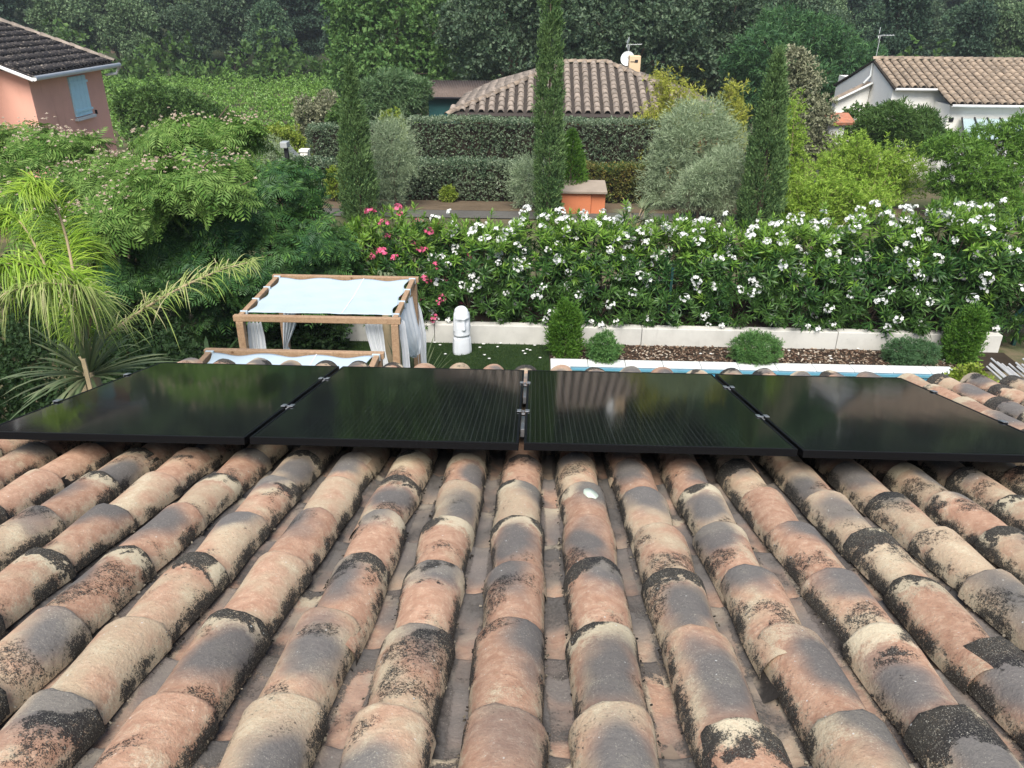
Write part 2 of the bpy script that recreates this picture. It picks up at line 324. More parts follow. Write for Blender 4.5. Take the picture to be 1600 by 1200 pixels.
def clear_glass():
    g = G('pale_glazing'); b = g.bsdf((.48, .60, .62), .15, .5); t = g.n('BsdfTransparent'); g.put(t.inputs[0], (.8, .9, .9)); mx = g.n('MixShader'); mx.inputs[0].default_value = .3
    g.t.links.new(b, mx.inputs[1]); g.t.links.new(t.outputs[0], mx.inputs[2]); return g.done(mx.outputs[0])
M['glazing'] = clear_glass()
M['lichen'] = plain('pale_lichen', (.50, .56, .47), .95, .1, .4, 30, .5)
M['reed'] = plain('grey_cane', (.33, .34, .35), .8, .2, .4, 12, .2)
# foliage
FL = lambda n, *a, **k: M.__setitem__(n, foliage(n+'_leaf', *a, **k))
FL('oleander', [(0, (.012, .046, .014)), (.5, (.026, .082, .020)), (.85, (.060, .15, .028)), (1, (.13, .235, .05))], .25, .42, .4)
FL('oleander_lit', [(0, (.075, .19, .022)), (.5, (.14, .28, .035)), (1, (.23, .37, .06))], .3, .45, .35)  # lighter leaf for upper shoots: light painted in, over a darkened base leaf
FL('albizia', [(0, (.055, .14, .022)), (.5, (.11, .22, .038)), (1, (.23, .35, .09))], .35, .55, .25)
FL('albizia_shaded', [(0, (.012, .052, .022)), (.5, (.024, .084, .030)), (.85, (.05, .14, .034)), (1, (.13, .25, .05))], .3, .5, .3)  # silk tree leaf darkened, the lower crown's shade painted into its colour
FL('palm', [(0, (.14, .28, .02)), (.5, (.25, .42, .032)), (1, (.40, .54, .08))], .4, .45, .35)
FL('palm_old', [(0, (.15, .25, .04)), (.5, (.25, .35, .07)), (.8, (.34, .39, .13)), (1, (.42, .38, .22))], .3, .55, .25)
FL('yucca', [(0, (.07, .11, .05)), (.6, (.12, .165, .08)), (1, (.20, .22, .12))], .2, .5, .3)
FL('cypress', [(0, (.034, .085, .030)), (.5, (.070, .14, .048)), (.85, (.13, .22, .075)), (1, (.21, .31, .11))], .2, .6, .2)
FL('thuja', [(0, (.032, .10, .011)), (.5, (.062, .16, .018)), (1, (.13, .25, .035))], .25, .55, .25)
FL('ball', [(0, (.032, .105, .024)), (.5, (.065, .17, .038)), (1, (.15, .28, .08))], .25, .5, .3)
FL('ball_dark', [(0, (.022, .07, .026)), (.5, (.045, .115, .042)), (1, (.11, .20, .085))], .2, .5, .3)
FL('hedge', [(0, (.028, .064, .032)), (.5, (.062, .112, .055)), (.85, (.13, .185, .10)), (1, (.28, .33, .21))], .15, .38, .5)
FL('hedge_red', [(0, (.03, .07, .02)), (.55, (.07, .12, .028)), (.85, (.18, .19, .04)), (1, (.28, .17, .05))], .2, .45, .35)
FL('olive', [(0, (.13, .19, .095)), (.5, (.21, .285, .155)), (1, (.36, .43, .27))], .15, .5, .35)
FL('bamboo', [(0, (.15, .29, .025)), (.5, (.25, .41, .04)), (1, (.38, .52, .09))], .4, .5, .3)
FL('bamboo_yellow', [(0, (.26, .31, .03)), (.5, (.38, .41, .05)), (1, (.50, .50, .11))], .4, .5, .3)
FL('mimosa', [(0, (.055, .15, .018)), (.5, (.10, .22, .028)), (1, (.18, .31, .05))], .35, .5, .3)
FL('dark_leafy', [(0, (.020, .062, .028)), (.5, (.036, .10, .040)), (.9, (.065, .16, .05)), (1, (.11, .22, .07))], .25, .5, .3)
FL('oak', [(0, (.020, .046, .026)), (.5, (.038, .076, .040)), (.85, (.078, .13, .066)), (1, (.14, .19, .11))], .2, .5, .3)
FL('forest', [(0, (.022, .056, .032)), (.5, (.042, .088, .046)), (1, (.095, .155, .075))], .12, .55, .25)
FL('forest_dark', [(0, (.014, .036, .022)), (.5, (.026, .058, .034)), (1, (.055, .095, .055))], .1, .55, .25)
FL('forest_light', [(0, (.045, .09, .042)), (.5, (.082, .14, .064)), (1, (.16, .225, .11))], .15, .55, .25)
FL('bright', [(0, (.042, .115, .028)), (.5, (.078, .17, .042)), (1, (.14, .24, .068))], .3, .55, .25)
FL('laurel', [(0, (.05, .115, .045)), (.5, (.085, .16, .062)), (1, (.15, .23, .10))], .3, .45, .35)
FL('lime', [(0, (.14, .22, .02)), (.6, (.21, .29, .03)), (1, (.28, .33, .06))], .35, .5, .3)
FL('shrub', [(0, (.026, .068, .014)), (.5, (.050, .11, .022)), (1, (.095, .165, .04))], .25, .55, .25)
FL('brownleaf', [(0, (.13, .145, .08)), (.5, (.20, .21, .12)), (1, (.30, .30, .20))], .2, .6, .2)
FL('vine', [(0, (.065, .17, .018)), (.5, (.12, .26, .030)), (1, (.19, .34, .05))], .25, .5, .75, .8)
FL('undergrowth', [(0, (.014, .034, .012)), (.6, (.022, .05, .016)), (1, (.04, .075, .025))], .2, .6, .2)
FL('petal', [(0, (.78, .78, .74)), (1, (.86, .87, .86))], .3, .6, .2)
FL('pink_petal', [(0, (.55, .05, .13)), (.5, (.68, .10, .22)), (1, (.78, .22, .36))], .3, .6, .2)
FL('puff', [(0, (.62, .42, .36)), (.5, (.74, .58, .48)), (1, (.78, .70, .58))], .3, .7, .1)

# ------------------------------------------------------------------ setting: ground, lawn, road, pool
PX0, PX1, PY0, PY1 = .62, 6.85, 9.4, 11.86
def sheet(name, xs, ys, zf, mat, hole=None):
    V = np.array([[x, y, zf(x, y)] for y in ys for x in xs]); nx = len(xs); F = []
    for j in range(len(ys)-1):
        for i in range(nx-1):
            if hole and xs[i] >= hole[0]-1e-6 and xs[i+1] <= hole[1]+1e-6 and ys[j] >= hole[2]-1e-6 and ys[j+1] <= hole[3]+1e-6: continue
            F.append([j*nx+i, j*nx+i+1, (j+1)*nx+i+1, (j+1)*nx+i])
    return npmesh(name, V, F, mat, True)
_xs = sorted(set([-400, -200, -100] + list(np.arange(-60, 61, 6.)) + [100, 200, 400, PX0, PX1])); _ys = sorted(set([-60, -20, 0] + list(np.arange(3, 60, 3.)) + list(np.arange(60, 160, 10.)) + [200, 300, 420, PY0, PY1]))
def gzn(x, y):
    b = gz(y)
    return b + (0.25*math.sin(x*.13+y*.07) + .2*math.sin(x*.31-y*.11))*min(1, max(0, (y-30)/20))
kind(obj('ground', sheet('ground', _xs, _ys, gzn, M['ground'], (PX0, PX1, PY0, PY1))), 'structure')
kind(obj('lawn', sheet('lawn', [-5.5, -2, PX0-.34], [4.9, 8, 12.92], lambda x, y: .006, M['lawnbase'])), 'structure')
kind(obj('planting_bed', sheet('planting_bed', [PX0-.34, 4, 8.2], [12.16, 12.92], lambda x, y: .03, M['soil'])), 'structure')
kind(obj('road', sheet('road', [-40, -10, 0, 10, 40], [22.6, 23.6], lambda x, y: gz(y)+.03, M['road'])), 'structure')
kind(obj('verge', sheet('verge', [-40, -10, 0, 10, 40], [23.6, 24, 25.6], lambda x, y: gz(y)+.035, M['verge'])), 'structure')
_v, _F = box(PX0-.02, PX1+.02, PY0-.02, PY1+.02, -1.5, .068); kind(obj('pool_basin', npmesh('pool_basin', _v, np.array([f for f in _F if not all(_v[i][2] > 0 for i in f)])[:, ::-1], M['liner'])), 'structure')
kind(obj('pool_water', npmesh('pool_water', [[PX0, PY0, .05], [PX1, PY0, .05], [PX1, PY1, .05], [PX0, PY1, .05]], [[0, 1, 2, 3]], M['water'])), 'structure')
t = thing('pool_edging', 'pale stone coping slabs edging the swimming pool in front of the mulch bed', 'pool edge', (PX0, PY1, 0))
def slab(x0, x1, y0, y1): return wpart('coping_slab', bevel_me('coping_slab', [box(x0+.003, x1-.003, y0+.003, y1-.003, .071, .10)], M['coping'], .012), t)
xx = PX0-.33
while xx < 6.9:
    slab(xx, min(xx+.62, 6.9), PY1-.005, PY1+.27); xx += .62
yy = PY0
while yy < PY1-.3: slab(PX0-.33, PX0, yy, min(yy+.62, PY1-.008)); yy += .62
# turf blades, mulch chips, fallen petals
rng = np.random.default_rng(3)
n = 15000; P = np.stack([rng.uniform(-4.2, PX0-.36, n), rng.uniform(10.4, 12.9, n), np.full(n, .006)], 1)
D = nrm(np.stack([rng.normal(0, .5, n), rng.normal(0, .5, n), np.ones(n)], 1))
V, F = leaves(P, D, sph(rng, n), rng.uniform(.02, .05, n), .009); kind(obj('turf_grass', npmesh('turf_grass', V, F, M['turf'])), 'stuff')
n = 3000; P = np.stack([rng.uniform(PX0-.3, 7.3, n), rng.uniform(12.17, 12.9, n), rng.uniform(.03, .055, n)], 1)
tv, tf = box(-.5, .5, -.22, .22, -.1, .1); a = rng.uniform(0, 6.28, n); X = np.stack([np.cos(a), np.sin(a), rng.normal(0, .3, n)], 1); X, Y, Z = nrm(X), None, None
Z = nrm(np.cross(X, nrm(np.stack([-np.sin(a), np.cos(a), rng.normal(0, .3, n)], 1)))); Y = np.cross(Z, X)
V, F = stamp((tv, tf), P, X, Y, Z, rng.uniform(.022, .06, n)); kind(obj('bark_mulch', npmesh('bark_mulch', V, F, M['chips'])), 'stuff')
n = 34; P = np.concatenate([np.stack([rng.uniform(-2.2, .3, 22), 12.9-np.abs(rng.normal(0, .5, 22)), np.full(22, .03)], 1), np.stack([rng.uniform(.8, 7.4, 12), rng.uniform(12.2, 12.9, 12), np.full(12, .065)], 1)])
V, F = cat(*[leaves(P, np.stack([np.cos(q+P[:, 0]*40), np.sin(q+P[:, 0]*40), np.full(n, .15)], 1), np.tile([0, 0, 1.], (n, 1)), .032, .022) for q in (0, 1.26, 2.51, 3.77, 5.03)])
kind(obj('fallen_petals', npmesh('fallen_petals', V, F, M['petal'])), 'stuff')

# low white garden wall with a crack, in poured bays
t = thing('garden_wall', 'low white rendered retaining wall along the foot of the oleander hedge', 'wall', (2, 13, 0))
xb = [-4.6, -1.75, 1.9, 5.3, 8.12]
for i in range(4): wpart('wall_bay', bevel_me('wall_bay', [box(xb[i]+.004, xb[i+1]-.004, 12.93, 13.12, -.05, .345)], M['white_wall'], .012), t)
kind(obj('hedge_soil', sheet('hedge_soil', [-4.6, 2, 8.1], [13.12, 15.4], lambda x, y: .28, M['soil'])), 'structure')

# ------------------------------------------------------------------ the house in front: tiled roof
SL = rad(14.131); cs, ss = math.cos(SL), math.sin(SL); PO = np.array([0, 4.4565, CAMZ-2.0673]); OFF = .105
RO = PO - np.array([0, ss, cs])*OFF
def rw(x, v, n): return np.array([x, RO[1] + v*cs + n*ss, RO[2] - v*ss + n*cs])
house = thing('house', 'house seen from above whose weathered clay tiled roof fills the foreground', 'house', (0, 0, 0))
roof = obj('roof', npmesh('roof', *cat(box(-2.62, 6.2, -6.6, .72, -.24, -.125)), M['mortar']), house, tuple(RO), (-SL, 0, 0))
wpart('wall', npmesh('wall', *cat(box(-2.3, 5.9, -4.0, 4.55, 0, 2.85)), M['cream_wall']), house)
def tile_me(name, cover, seed, ny=7, nx=13):
    r = np.random.default_rng(seed); L = .475; V = []; UV = []; ph = r.uniform(0, 6.28, 4); tw = r.normal(0, .003, 3)
    th = np.linspace(0, math.pi, nx)
    def ring(y, shrink=0., dz=0.):
        q = (y+L)/L
        if cover: hw = .079+.017*q; hh = .077+.016*q; cz = .052*y
        else: hw = .088-.008*q; hh = .066; cz = .034*y
        for a in th:
            wob = .0022*math.sin(3*a+ph[0]+y*9)+.0022*math.sin(2*a+ph[1]-y*14) + tw[0]*math.cos(a)
            ch = .0035*math.sin(5*a+ph[2])+.0025*math.sin(11*a+ph[3]) if y > -.01 else 0
            R = 1 - shrink/hw
            x = (hw*R+wob)*math.cos(a); yy = y+ch + tw[1]*math.cos(a)*3
            z = (cz - hh + (hh*(1-shrink/hh)+wob)*math.sin(a)) if cover else (cz - (hh+wob)*math.sin(a) + (-shrink))
            V.append((x, yy, z+dz)); UV.append((a/math.pi, q))
    ys = list(np.linspace(-L, -.012, ny)); [ring(y) for y in ys]; ring(-.004, .0006); ring(0, .004); ring(-.0015, .012); ring(-.05, .014); ring(-.2, .014)
    m = len(V)//nx; F = [[j*nx+i, j*nx+i+1, (j+1)*nx+i+1, (j+1)*nx+i] for j in range(m-1) for i in range(nx-1)]
    if cover: F = [f[::-1] for f in F]
    return npmesh(name, V, F, M['tile' if cover else 'channel'], True, UV=UV), np.array(V), np.array(F), np.array(UV)
covers = [tile_me('cover_tile', True, 10+i) for i in range(6)]; chans = [tile_me('channel_tile', False, 40+i) for i in range(4)]; coarse = {True: tile_me('cover_tile', True, 60, 2, 8), False: tile_me('channel_tile', False, 61, 2, 7)}; nose = {}
rr = random.Random(5); SP = .2435; X0 = -.043; rest = {True: [], False: []}; cnt = {True: 0, False: 0}
for cover in (True, False):
    for i in range(-10, 25):
        for k in range(17):
            x = X0 + SP*(i if cover else i+.5); v = .78 - .37*k + rr.uniform(-.02, .02) + (0 if cover else -.03) + .025*math.sin(i*2.1)
            n_ = 0 if cover else -.042
            if v < -5.3 or x > 6.05: continue
            jx, jr, jn = rr.gauss(0, .0055), rr.gauss(0, .019), rr.gauss(0, .0025); jn = max(-.005, min(.005, jn)); src = rr.choice(covers if cover else chans)
            if cover: nose[i, k] = (x+jx, v, n_+jn)
            px, py, z = proj(rw(x, v-.15, n_)); under = -2.3 < x < 2.25 and -1.58 < v < -.05
            vis = z > .3 and -140 < px < 1740 and 480 < py < 1420 and not under
            if vis:
                obj('cover_tile' if cover else 'channel_tile', src[0], roof, (x+jx, v, n_+jn), (0, rr.gauss(0, .02), jr)); cnt[cover] += 1
            else: rest[cover].append((coarse[cover], x+jx, v, n_+jn, jr))
for cover in (True, False):
    V = []; F = []; UV = []; n = 0
    for (me, tv, tf, uv), x, v, nn, jr in rest[cover]:
        c, s = math.cos(jr), math.sin(jr); V.append(np.stack([tv[:, 0]*c-tv[:, 1]*s+x, tv[:, 0]*s+tv[:, 1]*c+v, tv[:, 2]+nn], 1)); F.append(tf+n); UV.append(uv); n += len(tv)
    kind(obj('roof_tiles', npmesh('roof_tiles', np.concatenate(V), np.concatenate(F), M['tile' if cover else 'channel'], True, UV=np.concatenate(UV)), roof), 'stuff')
# grit, moss and leaf litter caught along the seams between covers and channels
rg = np.random.default_rng(17); n = 2600; ci = rg.integers(-9, 12, n); sd_ = rg.choice([-1, 1], n); vv = rg.uniform(-3.7, -1.55, n); kk = np.floor((vv-.78)/-.37); near = rg.uniform(0, 1, n) < .45
vv = np.where(near, .78-.37*np.round((.78-vv)/.37)-.03+rg.normal(0, .02, n), vv); P = np.stack([X0+SP*ci+sd_*(.091+np.abs(rg.normal(0, .003, n))), vv, np.full(n, -.092)+rg.uniform(-.004, .004, n)], 1)
A_ = rg.uniform(0, 6.28, n); X_ = nrm(np.stack([np.cos(A_), np.sin(A_), rg.normal(0, .4, n)], 1)); Z_ = nrm(np.cross(X_, sph_ := nrm(rg.normal(size=(n, 3))))); Y_ = np.cross(Z_, X_)
kind(obj('roof_litter', npmesh('roof_litter', *stamp(box(-.5, .5, -.3, .3, -.22, .22), P, X_, Y_, Z_, rg.uniform(.003, .009, n)), M['litter']), roof), 'stuff')
# pale lichen patch on one cover tile
a = np.linspace(0, 6.283, 18, endpoint=False); rr2 = np.random.default_rng(2)
pv = -1.925; nk = min((k for k in range(17) if (1, k) in nose and nose[1, k][1] > pv-.05), key=lambda k: nose[1, k][1]); nx_, nv_, nn_ = nose[1, nk]
def lich(s, h):
    out = []
    for q in a:
        dx = .030+s*.030*math.cos(q)*(1+.10*math.sin(3*q)); v = pv+s*.042*math.sin(q)*(1+.08*math.sin(5*q)); qq = 1+(v-nv_)/.475; hw, hh = .079+.017*qq, .077+.016*qq
        out.append((nx_+dx, v, nn_+.052*(v-nv_)-hh*(1-math.sqrt(max(0, 1-(dx/hw)**2)))+h))
    return out
V = lich(1, -.004)+lich(.92, .0095)+lich(.02, .0105)
F = [[j*18+i, j*18+(i+1) % 18, (j+1)*18+(i+1) % 18, (j+1)*18+i] for j in range(2) for i in range(18)]
obj('lichen_patch', npmesh('lichen_patch', V, F, M['lichen'], True), roof)

# ------------------------------------------------------------------ solar panels, clamps
PW, PL, PG, PX = 1.134, 1.645, .022, -.0413
frame_me = bevel_me('frame', [box(-PW/2, PW/2, -PL, -PL+.011, -.032, 0), box(-PW/2, PW/2, -.011, 0, -.032, 0), box(-PW/2, -PW/2+.011, -PL+.0115, -.0115, -.032, 0), box(PW/2-.011, PW/2, -PL+.0115, -.0115, -.032, 0)], M['frame'], .0012, 1)
glass_me = npmesh('glass', *box(-PW/2+.0115, PW/2-.0115, -PL+.0115, -.0115, -.008, -.0015), M['cells'])
plab = ['black solar panel at the palm end of the row, reflecting the pink house', 'black solar panel second from the palm, in front of the white canopies', 'black solar panel second from the bare roof end, in front of the pool corner', 'black solar panel at the end of the row beside bare roof tiles']
for i in range(4):
    x = PX + (i-1.5)*(PW+PG)
    p = thing('solar_panel', plab[i], 'solar panel', (x, PO[1], PO[2]), 'solar panels in a row on the tiled roof', (-SL + [.002, 0, -.0015, .001][i], 0, 0)); obj('frame', frame_me, p); obj('glass', glass_me, p)
clamp_me = bevel_me('clamp_cap', [box(-.030, -.0085, -.022, .022, .0015, .0055), box(.0085, .030, -.022, .022, .0015, .0055), box(-.0085, .0085, -.022, .022, -.012, -.008)], M['alu'], .0012, 1)
bolt_me = npmesh('bolt', *cat(lathe([(0, -.008), (.0075, -.008), (.0075, .002), (.005, .0035), (0, .0035)], 8)), M['alu'], False)
rail_me = bevel_me('rail', [box(-.0095, .0095, -.20, .05, -.075, -.036)], M['alu'], .0015, 1)
end_me = bevel_me('clamp_cap', [box(-.012, .010, -.022, .022, .0015, .0055), box(-.016, -.0125, -.022, .022, -.036, .0055)], M['alu'], .0012, 1)
gaps = ['between the first and second panels from the palm', 'in the middle gap of the panel row', 'between the third and fourth panels from the palm']
for g_, x in [(j, PX+(j-1)*(PW+PG)) for j in range(3)]:
    for q, v in ((0, -.40), (1, -1.08)):
        c = thing('panel_clamp', 'silver clamp %s, %s' % (gaps[g_], ['nearer the garden', 'nearer the camera'][q]), 'clamp', tuple(PO + np.array([x, v*cs, -v*ss])), 'silver clamps holding the solar panels', (-SL, 0, 0))
        obj('clamp_cap', clamp_me, c); obj('bolt', bolt_me, c); obj('rail', rail_me, c)
for side, x, nm in ((-1, PX-2*(PW+PG)+.011, 'palm'), (1, PX+2*(PW+PG)-.011, 'bare tile')):
    for q, v in ((0, -.40), (1, -1.08)):
        c = thing('panel_clamp', 'silver end clamp on the %s end of the panel row, %s' % (nm, ['nearer the garden', 'nearer the camera'][q]), 'clamp', tuple(PO + np.array([x, v*cs, -v*ss])), 'silver clamps holding the solar panels', (-SL, 0, 0))
        e = obj('clamp_cap', end_me, c); e.rotation_euler = (0, 0, math.pi if side > 0 else 0); obj('rail', rail_me, c)

# ------------------------------------------------------------------ garden: canopies, curtains, statue
def gazebo(x0, x1, y0, y1, zt, label, zr=.07):
    t = thing('garden_canopy', label, 'canopy', ((x0+x1)/2, (y0+y1)/2, 0), 'wooden garden canopies with white fabric tops')
    W_ = .085
    for x in (x0, x1):
        for y in (y0, y1): wpart('post', bevel_me('post', [box(x-W_/2, x+W_/2, y-W_/2, y+W_/2, 0, zt-zr-.002)], M['wood'], .006), t)
    for y in (y0, y1): wpart('beam', bevel_me('beam', [box(x0-.07, x1+.07, y-.033, y+.033, zt-zr, zt)], M['wood'], .006), t)
    for x in (x0, x1): wpart('side_rail', bevel_me('side_rail', [box(x-.03, x+.03, y0+.036, y1-.036, zt-zr+.004, zt-.004)], M['wood'], .006), t)
    for k in (1, 2):
        x = x0+(x1-x0)*k/3; wpart('rafter', bevel_me('rafter', [box(x-.025, x+.025, y0+.036, y1-.036, zt-zr-.02, zt-.066)], M['wood'], .005), t)
    nu, nv = 61, 33; u = np.linspace(0, 1, nu); v = np.linspace(0, 1, nv); U, Vv = np.meshgrid(u, v)
    sx = .035*(np.sin(3*math.pi*Vv)**2)*(np.abs(2*U-1)**6); sy = .045*(np.sin(3*math.pi*U)**2)*(np.abs(2*Vv-1)**5)
    X = x0+.045 + (x1-x0-.09)*U + np.where(U < .5, sx, -sx); Y = y0+.13 + (y1-y0-.19)*Vv + np.where(Vv < .5, sy, -sy)
    Z = zt-.012 - .014*np.sin(3*math.pi*U)**2*(.25+.75*np.abs(2*Vv-1)**2) - .02*np.sin(math.pi*Vv) + .0016*np.sin(U*37+Vv*11)+.0016*np.sin(Vv*23-U*9)
    V = np.stack([X, Y, Z], -1).reshape(-1, 3); F = [[j*nu+i, j*nu+i+1, (j+1)*nu+i+1, (j+1)*nu+i] for j in range(nv-1) for i in range(nu-1)]
    c = wpart('fabric_top', npmesh('fabric_top', V, F, M['cloth'], True), t); sm = c.modifiers.new('thick', 'SOLIDIFY'); sm.thickness = .004
    G3 = V.reshape(nv, nu, 3)[:, 39]; sv = np.concatenate([G3+np.array([-.006, 0, .006]), G3+np.array([.006, 0, .006])]); obj('seam', npmesh('seam', sv, [[j, nv+j, nv+j+1, j+1] for j in range(nv-1)], M['curtain'], True), c)
    for x, s in ((x0, 1), (x1, -1)):
        for k in range(4):
            y = y0+.13+(y1-y0-.19)*k/3; obj('tie', bevel_me('tie', [box(x-.036, x+.05 if s > 0 else x+.036, y-.014, y+.014, zt-zr-.003, zt+.004)] if s > 0 else [box(x-.05, x+.036, y-.014, y+.014, zt-zr-.003, zt+.004)], M['cloth'], .005), c)
    return t
GA = gazebo(-3.40, -1.60, 8.46, 9.95, 2.2, 'larger looking wooden canopy with white fabric top and curtains, seen whole on the lawn')
GB = gazebo(-3.46, -1.66, 6.25, 7.70, 2.1, 'wooden canopy with white fabric top mostly hidden behind the solar panels')
def curtain(label, rows, folds=5, amp=.03, seed=0):
    # rows: (x, y, z, half width, direction angle)
    r = np.random.default_rng(seed); zs = [q[2] for q in rows]; nr, nc = 26, 40; V = []
    tt = np.linspace(0, 1, nr); idx = np.linspace(0, 1, len(rows)); ip = lambda k: np.interp(tt, idx, [q[k] for q in rows]); X, Y, Z, H, A = (ip(k) for k in range(5)); ph = r.uniform(0, 6)
    for j in range(nr):
        for s in np.linspace(-1, 1, nc):
            off = amp*(math.sin(s*folds*math.pi+ph+.5*math.sin(j*.2))+.35*math.sin(s*folds*2.3*math.pi+j*.1))*(.55+.45*j/nr)
            V.append((X[j]+s*H[j]*math.cos(A[j])-off*math.sin(A[j]), Y[j]+s*H[j]*math.sin(A[j])+off*math.cos(A[j]), Z[j]+.012*math.sin(s*folds*math.pi+ph)*(1 if j in (0, nr-1) else 0)))
    F = [[j*nc+i, j*nc+i+1, (j+1)*nc+i+1, (j+1)*nc+i] for j in range(nr-1) for i in range(nc-1)]
    o = obj('curtain', npmesh('curtain', V, F, M['curtain'], True)); tag(o, label, 'curtain', 'white curtains hanging from the garden canopy'); return o
def P3(px, py, Y): return tuple(ay(px, py, Y))
def crow(px, py, Y, hw, a): return (*P3(px, py, Y), hw, a)
curtain('white curtain hanging just inside the canopy post nearest the palm', [crow(397, 503, 8.62, .085, 0), crow(401, 525, 8.62, .10, 0), crow(404, 555, 8.62, .11, 0), (-3.22, 8.62, .9, .1, 0), (-3.2, 8.62, .15, .12, 0)], 4, .025, 1)
curtain('white curtain gathered and tied back at the rear canopy post near the dark tree', [crow(455, 482, 9.75, .10, .2), crow(452, 510, 9.75, .085, .2), crow(446, 540, 9.75, .03, .2), crow(452, 560, 9.75, .07, .2), (-3.25, 9.75, .2, .10, .2)], 4, .02, 2)
curtain('white pleated curtain with frilled top beside the front canopy post, over the smaller canopy', [crow(583, 502, 8.6, .10, 0), crow(586, 520, 8.6, .105, 0), crow(592, 550, 8.6, .085, 0), crow(600, 580, 8.6, .08, 0), (-1.73, 8.6, .1, .09, 0)], 5, .025, 3)
curtain('white curtain billowing in a rounded loop along the canopy side facing the statue', [(-1.60, 9.10, 2.10, .42, 1.50), (-1.56, 9.12, 1.85, .40, 1.50), (-1.53, 9.2, 1.6, .30, 1.45), (-1.52, 9.3, 1.42, .20, 1.4), (-1.53, 9.38, 1.33, .08, 1.4)], 4, .03, 4)
curtain('long white curtain draping outside the rear canopy post nearest the statue', [crow(640, 452, 9.98, .05, .5), crow(650, 485, 9.98, .08, .5), crow(657, 525, 9.95, .085, .4), crow(659, 565, 9.95, .07, .4), (-1.46, 9.95, .2, .08, .4)], 3, .03, 5)
curtain('narrow strip of white curtain showing behind the front canopy post towards the statue', [(-1.56, 8.66, 2.08, .05, .9), (-1.53, 8.66, 1.7, .05, .9), (-1.52, 8.66, 1.1, .06, .9), (-1.52, 8.66, .2, .07, .9)], 3, .02, 6)

def statue():
    nz, na = 64, 72; H = .86; V = []
    g = lambda x, m, s: math.exp(-((x-m)/s)**2)
    for j in range(nz+1):
        z = H*j/nz
        hw = float(np.interp(z, [0, .05, .20, .29, .315, .35, .5, .62, .72, .80, .84, .86], [.155, .160, .155, .145, .128, .142, .138, .134, .126, .105, .066, .006])); hd = hw*float(np.interp(z, [0, .3, .34, .86], [.72, .72, .82, .86]))
        for i in range(na):
            th = -math.pi + 2*math.pi*i/na; c, s = math.cos(th), math.sin(th); k = (abs(c)**2.6+abs(s)**2.6)**(-1/2.6); a = abs(th)
            d = 0.
            d += .030*g(z, .665, .028)*g(a, 0, .95) + .016*g(z, .73, .06)*g(a, 0, .9)
            if .44 < z < .68: d += (.018+.040*(.66-z)/.2)*g(a, 0, .20)*min(1, (z-.44)/.02)
            d += -.026*g(z, .595, .05)*g(a, .52, .26)
            d += .016*(g(z, .425, .010)+g(z, .398, .010))*g(a, 0, .36) - .012*g(z, .411, .005)*g(a, 0, .36)
            d += .014*g(z, .365, .02)*g(a, 0, .7) - .016*g(z, .325, .010)
            if .42 < z < .74: d += .020*g(a, 1.42, .15)
            if z < .31: d += -.016*g(a, .85, .07) + .01*g(a, 1.2, .2)
            d *= .72; V.append(((hw*k+d)*s, -(hd*k+d)*c, z))
    V += [(0, 0, H), (0, 0, 0)]
    F = [[j*na+i, j*na+(i+1) % na, (j+1)*na+(i+1) % na, (j+1)*na+i] for j in range(nz) for i in range(na)]
    o = obj('statue', npmesh('statue', V, F, M['statue'], True), None, tuple(az(722, 551, 0)), (0, 0, rad(24)))
    return tag(o, 'white stone head statue with long nose standing on the lawn by the garden wall', 'statue')
statue()

# ------------------------------------------------------------------ plant builders
def sprig(rng, k, W, spread=.8, along=.6, up=0.):
    P = np.stack([np.zeros(k), np.linspace(0, along, k), np.zeros(k)], 1); D = nrm(np.stack([rng.uniform(-spread, spread, k), np.full(k, .7), rng.uniform(-spread, spread, k)+up], 1))
    return leaves(P, D, sph(rng, k), rng.uniform(.35, .6, k), W)
def inside(P, lobes, j, f=.78):
    m = np.zeros(len(P), bool)
    for i, (c, r) in enumerate(lobes):
        m |= (np.sum(((P-np.array(c))/np.array(r))**2, 1) < f*f) & (j != i)
    return m
def crown_pts(rng, lobes, n, shell=.3):
    wts = np.array([(r[0]*r[1]+r[1]*r[2]+r[0]*r[2]) for c, r in lobes]); j = rng.choice(len(lobes), size=int(n*1.7), p=wts/wts.sum()); d = sph(rng, len(j))
    C = np.array([c for c, r in lobes])[j]; R = np.array([r for c, r in lobes])[j]
    ww = 1 + .22*np.sin(d[:, 0]*5+j*1.7)*np.sin(d[:, 1]*5+j)+.15*np.sin(d[:, 2]*9+j*2.3)
    P = C + d*R*(1-shell*rng.uniform(0, 1, (len(j), 1))**1.3)*ww[:, None]; ok = ~inside(P, lobes, j)
    return P[ok][:n], d[ok][:n]
def clumpy(rng, lobes, k=5, f=.42):
    out = []
    for c, q in lobes:
        c = np.array(c, float); q = np.array(q, float); out.append((tuple(c), tuple(q*.74)))
        for _ in range(k):
            d = sph(rng, 1)[0]; d[2] = abs(d[2])*1.1-.25; s = f*rng.uniform(.7, 1.25); out.append((tuple(c+d*q*.74), tuple(np.full(3, q.mean())*s*np.array([1, 1, .8]))))
    return out
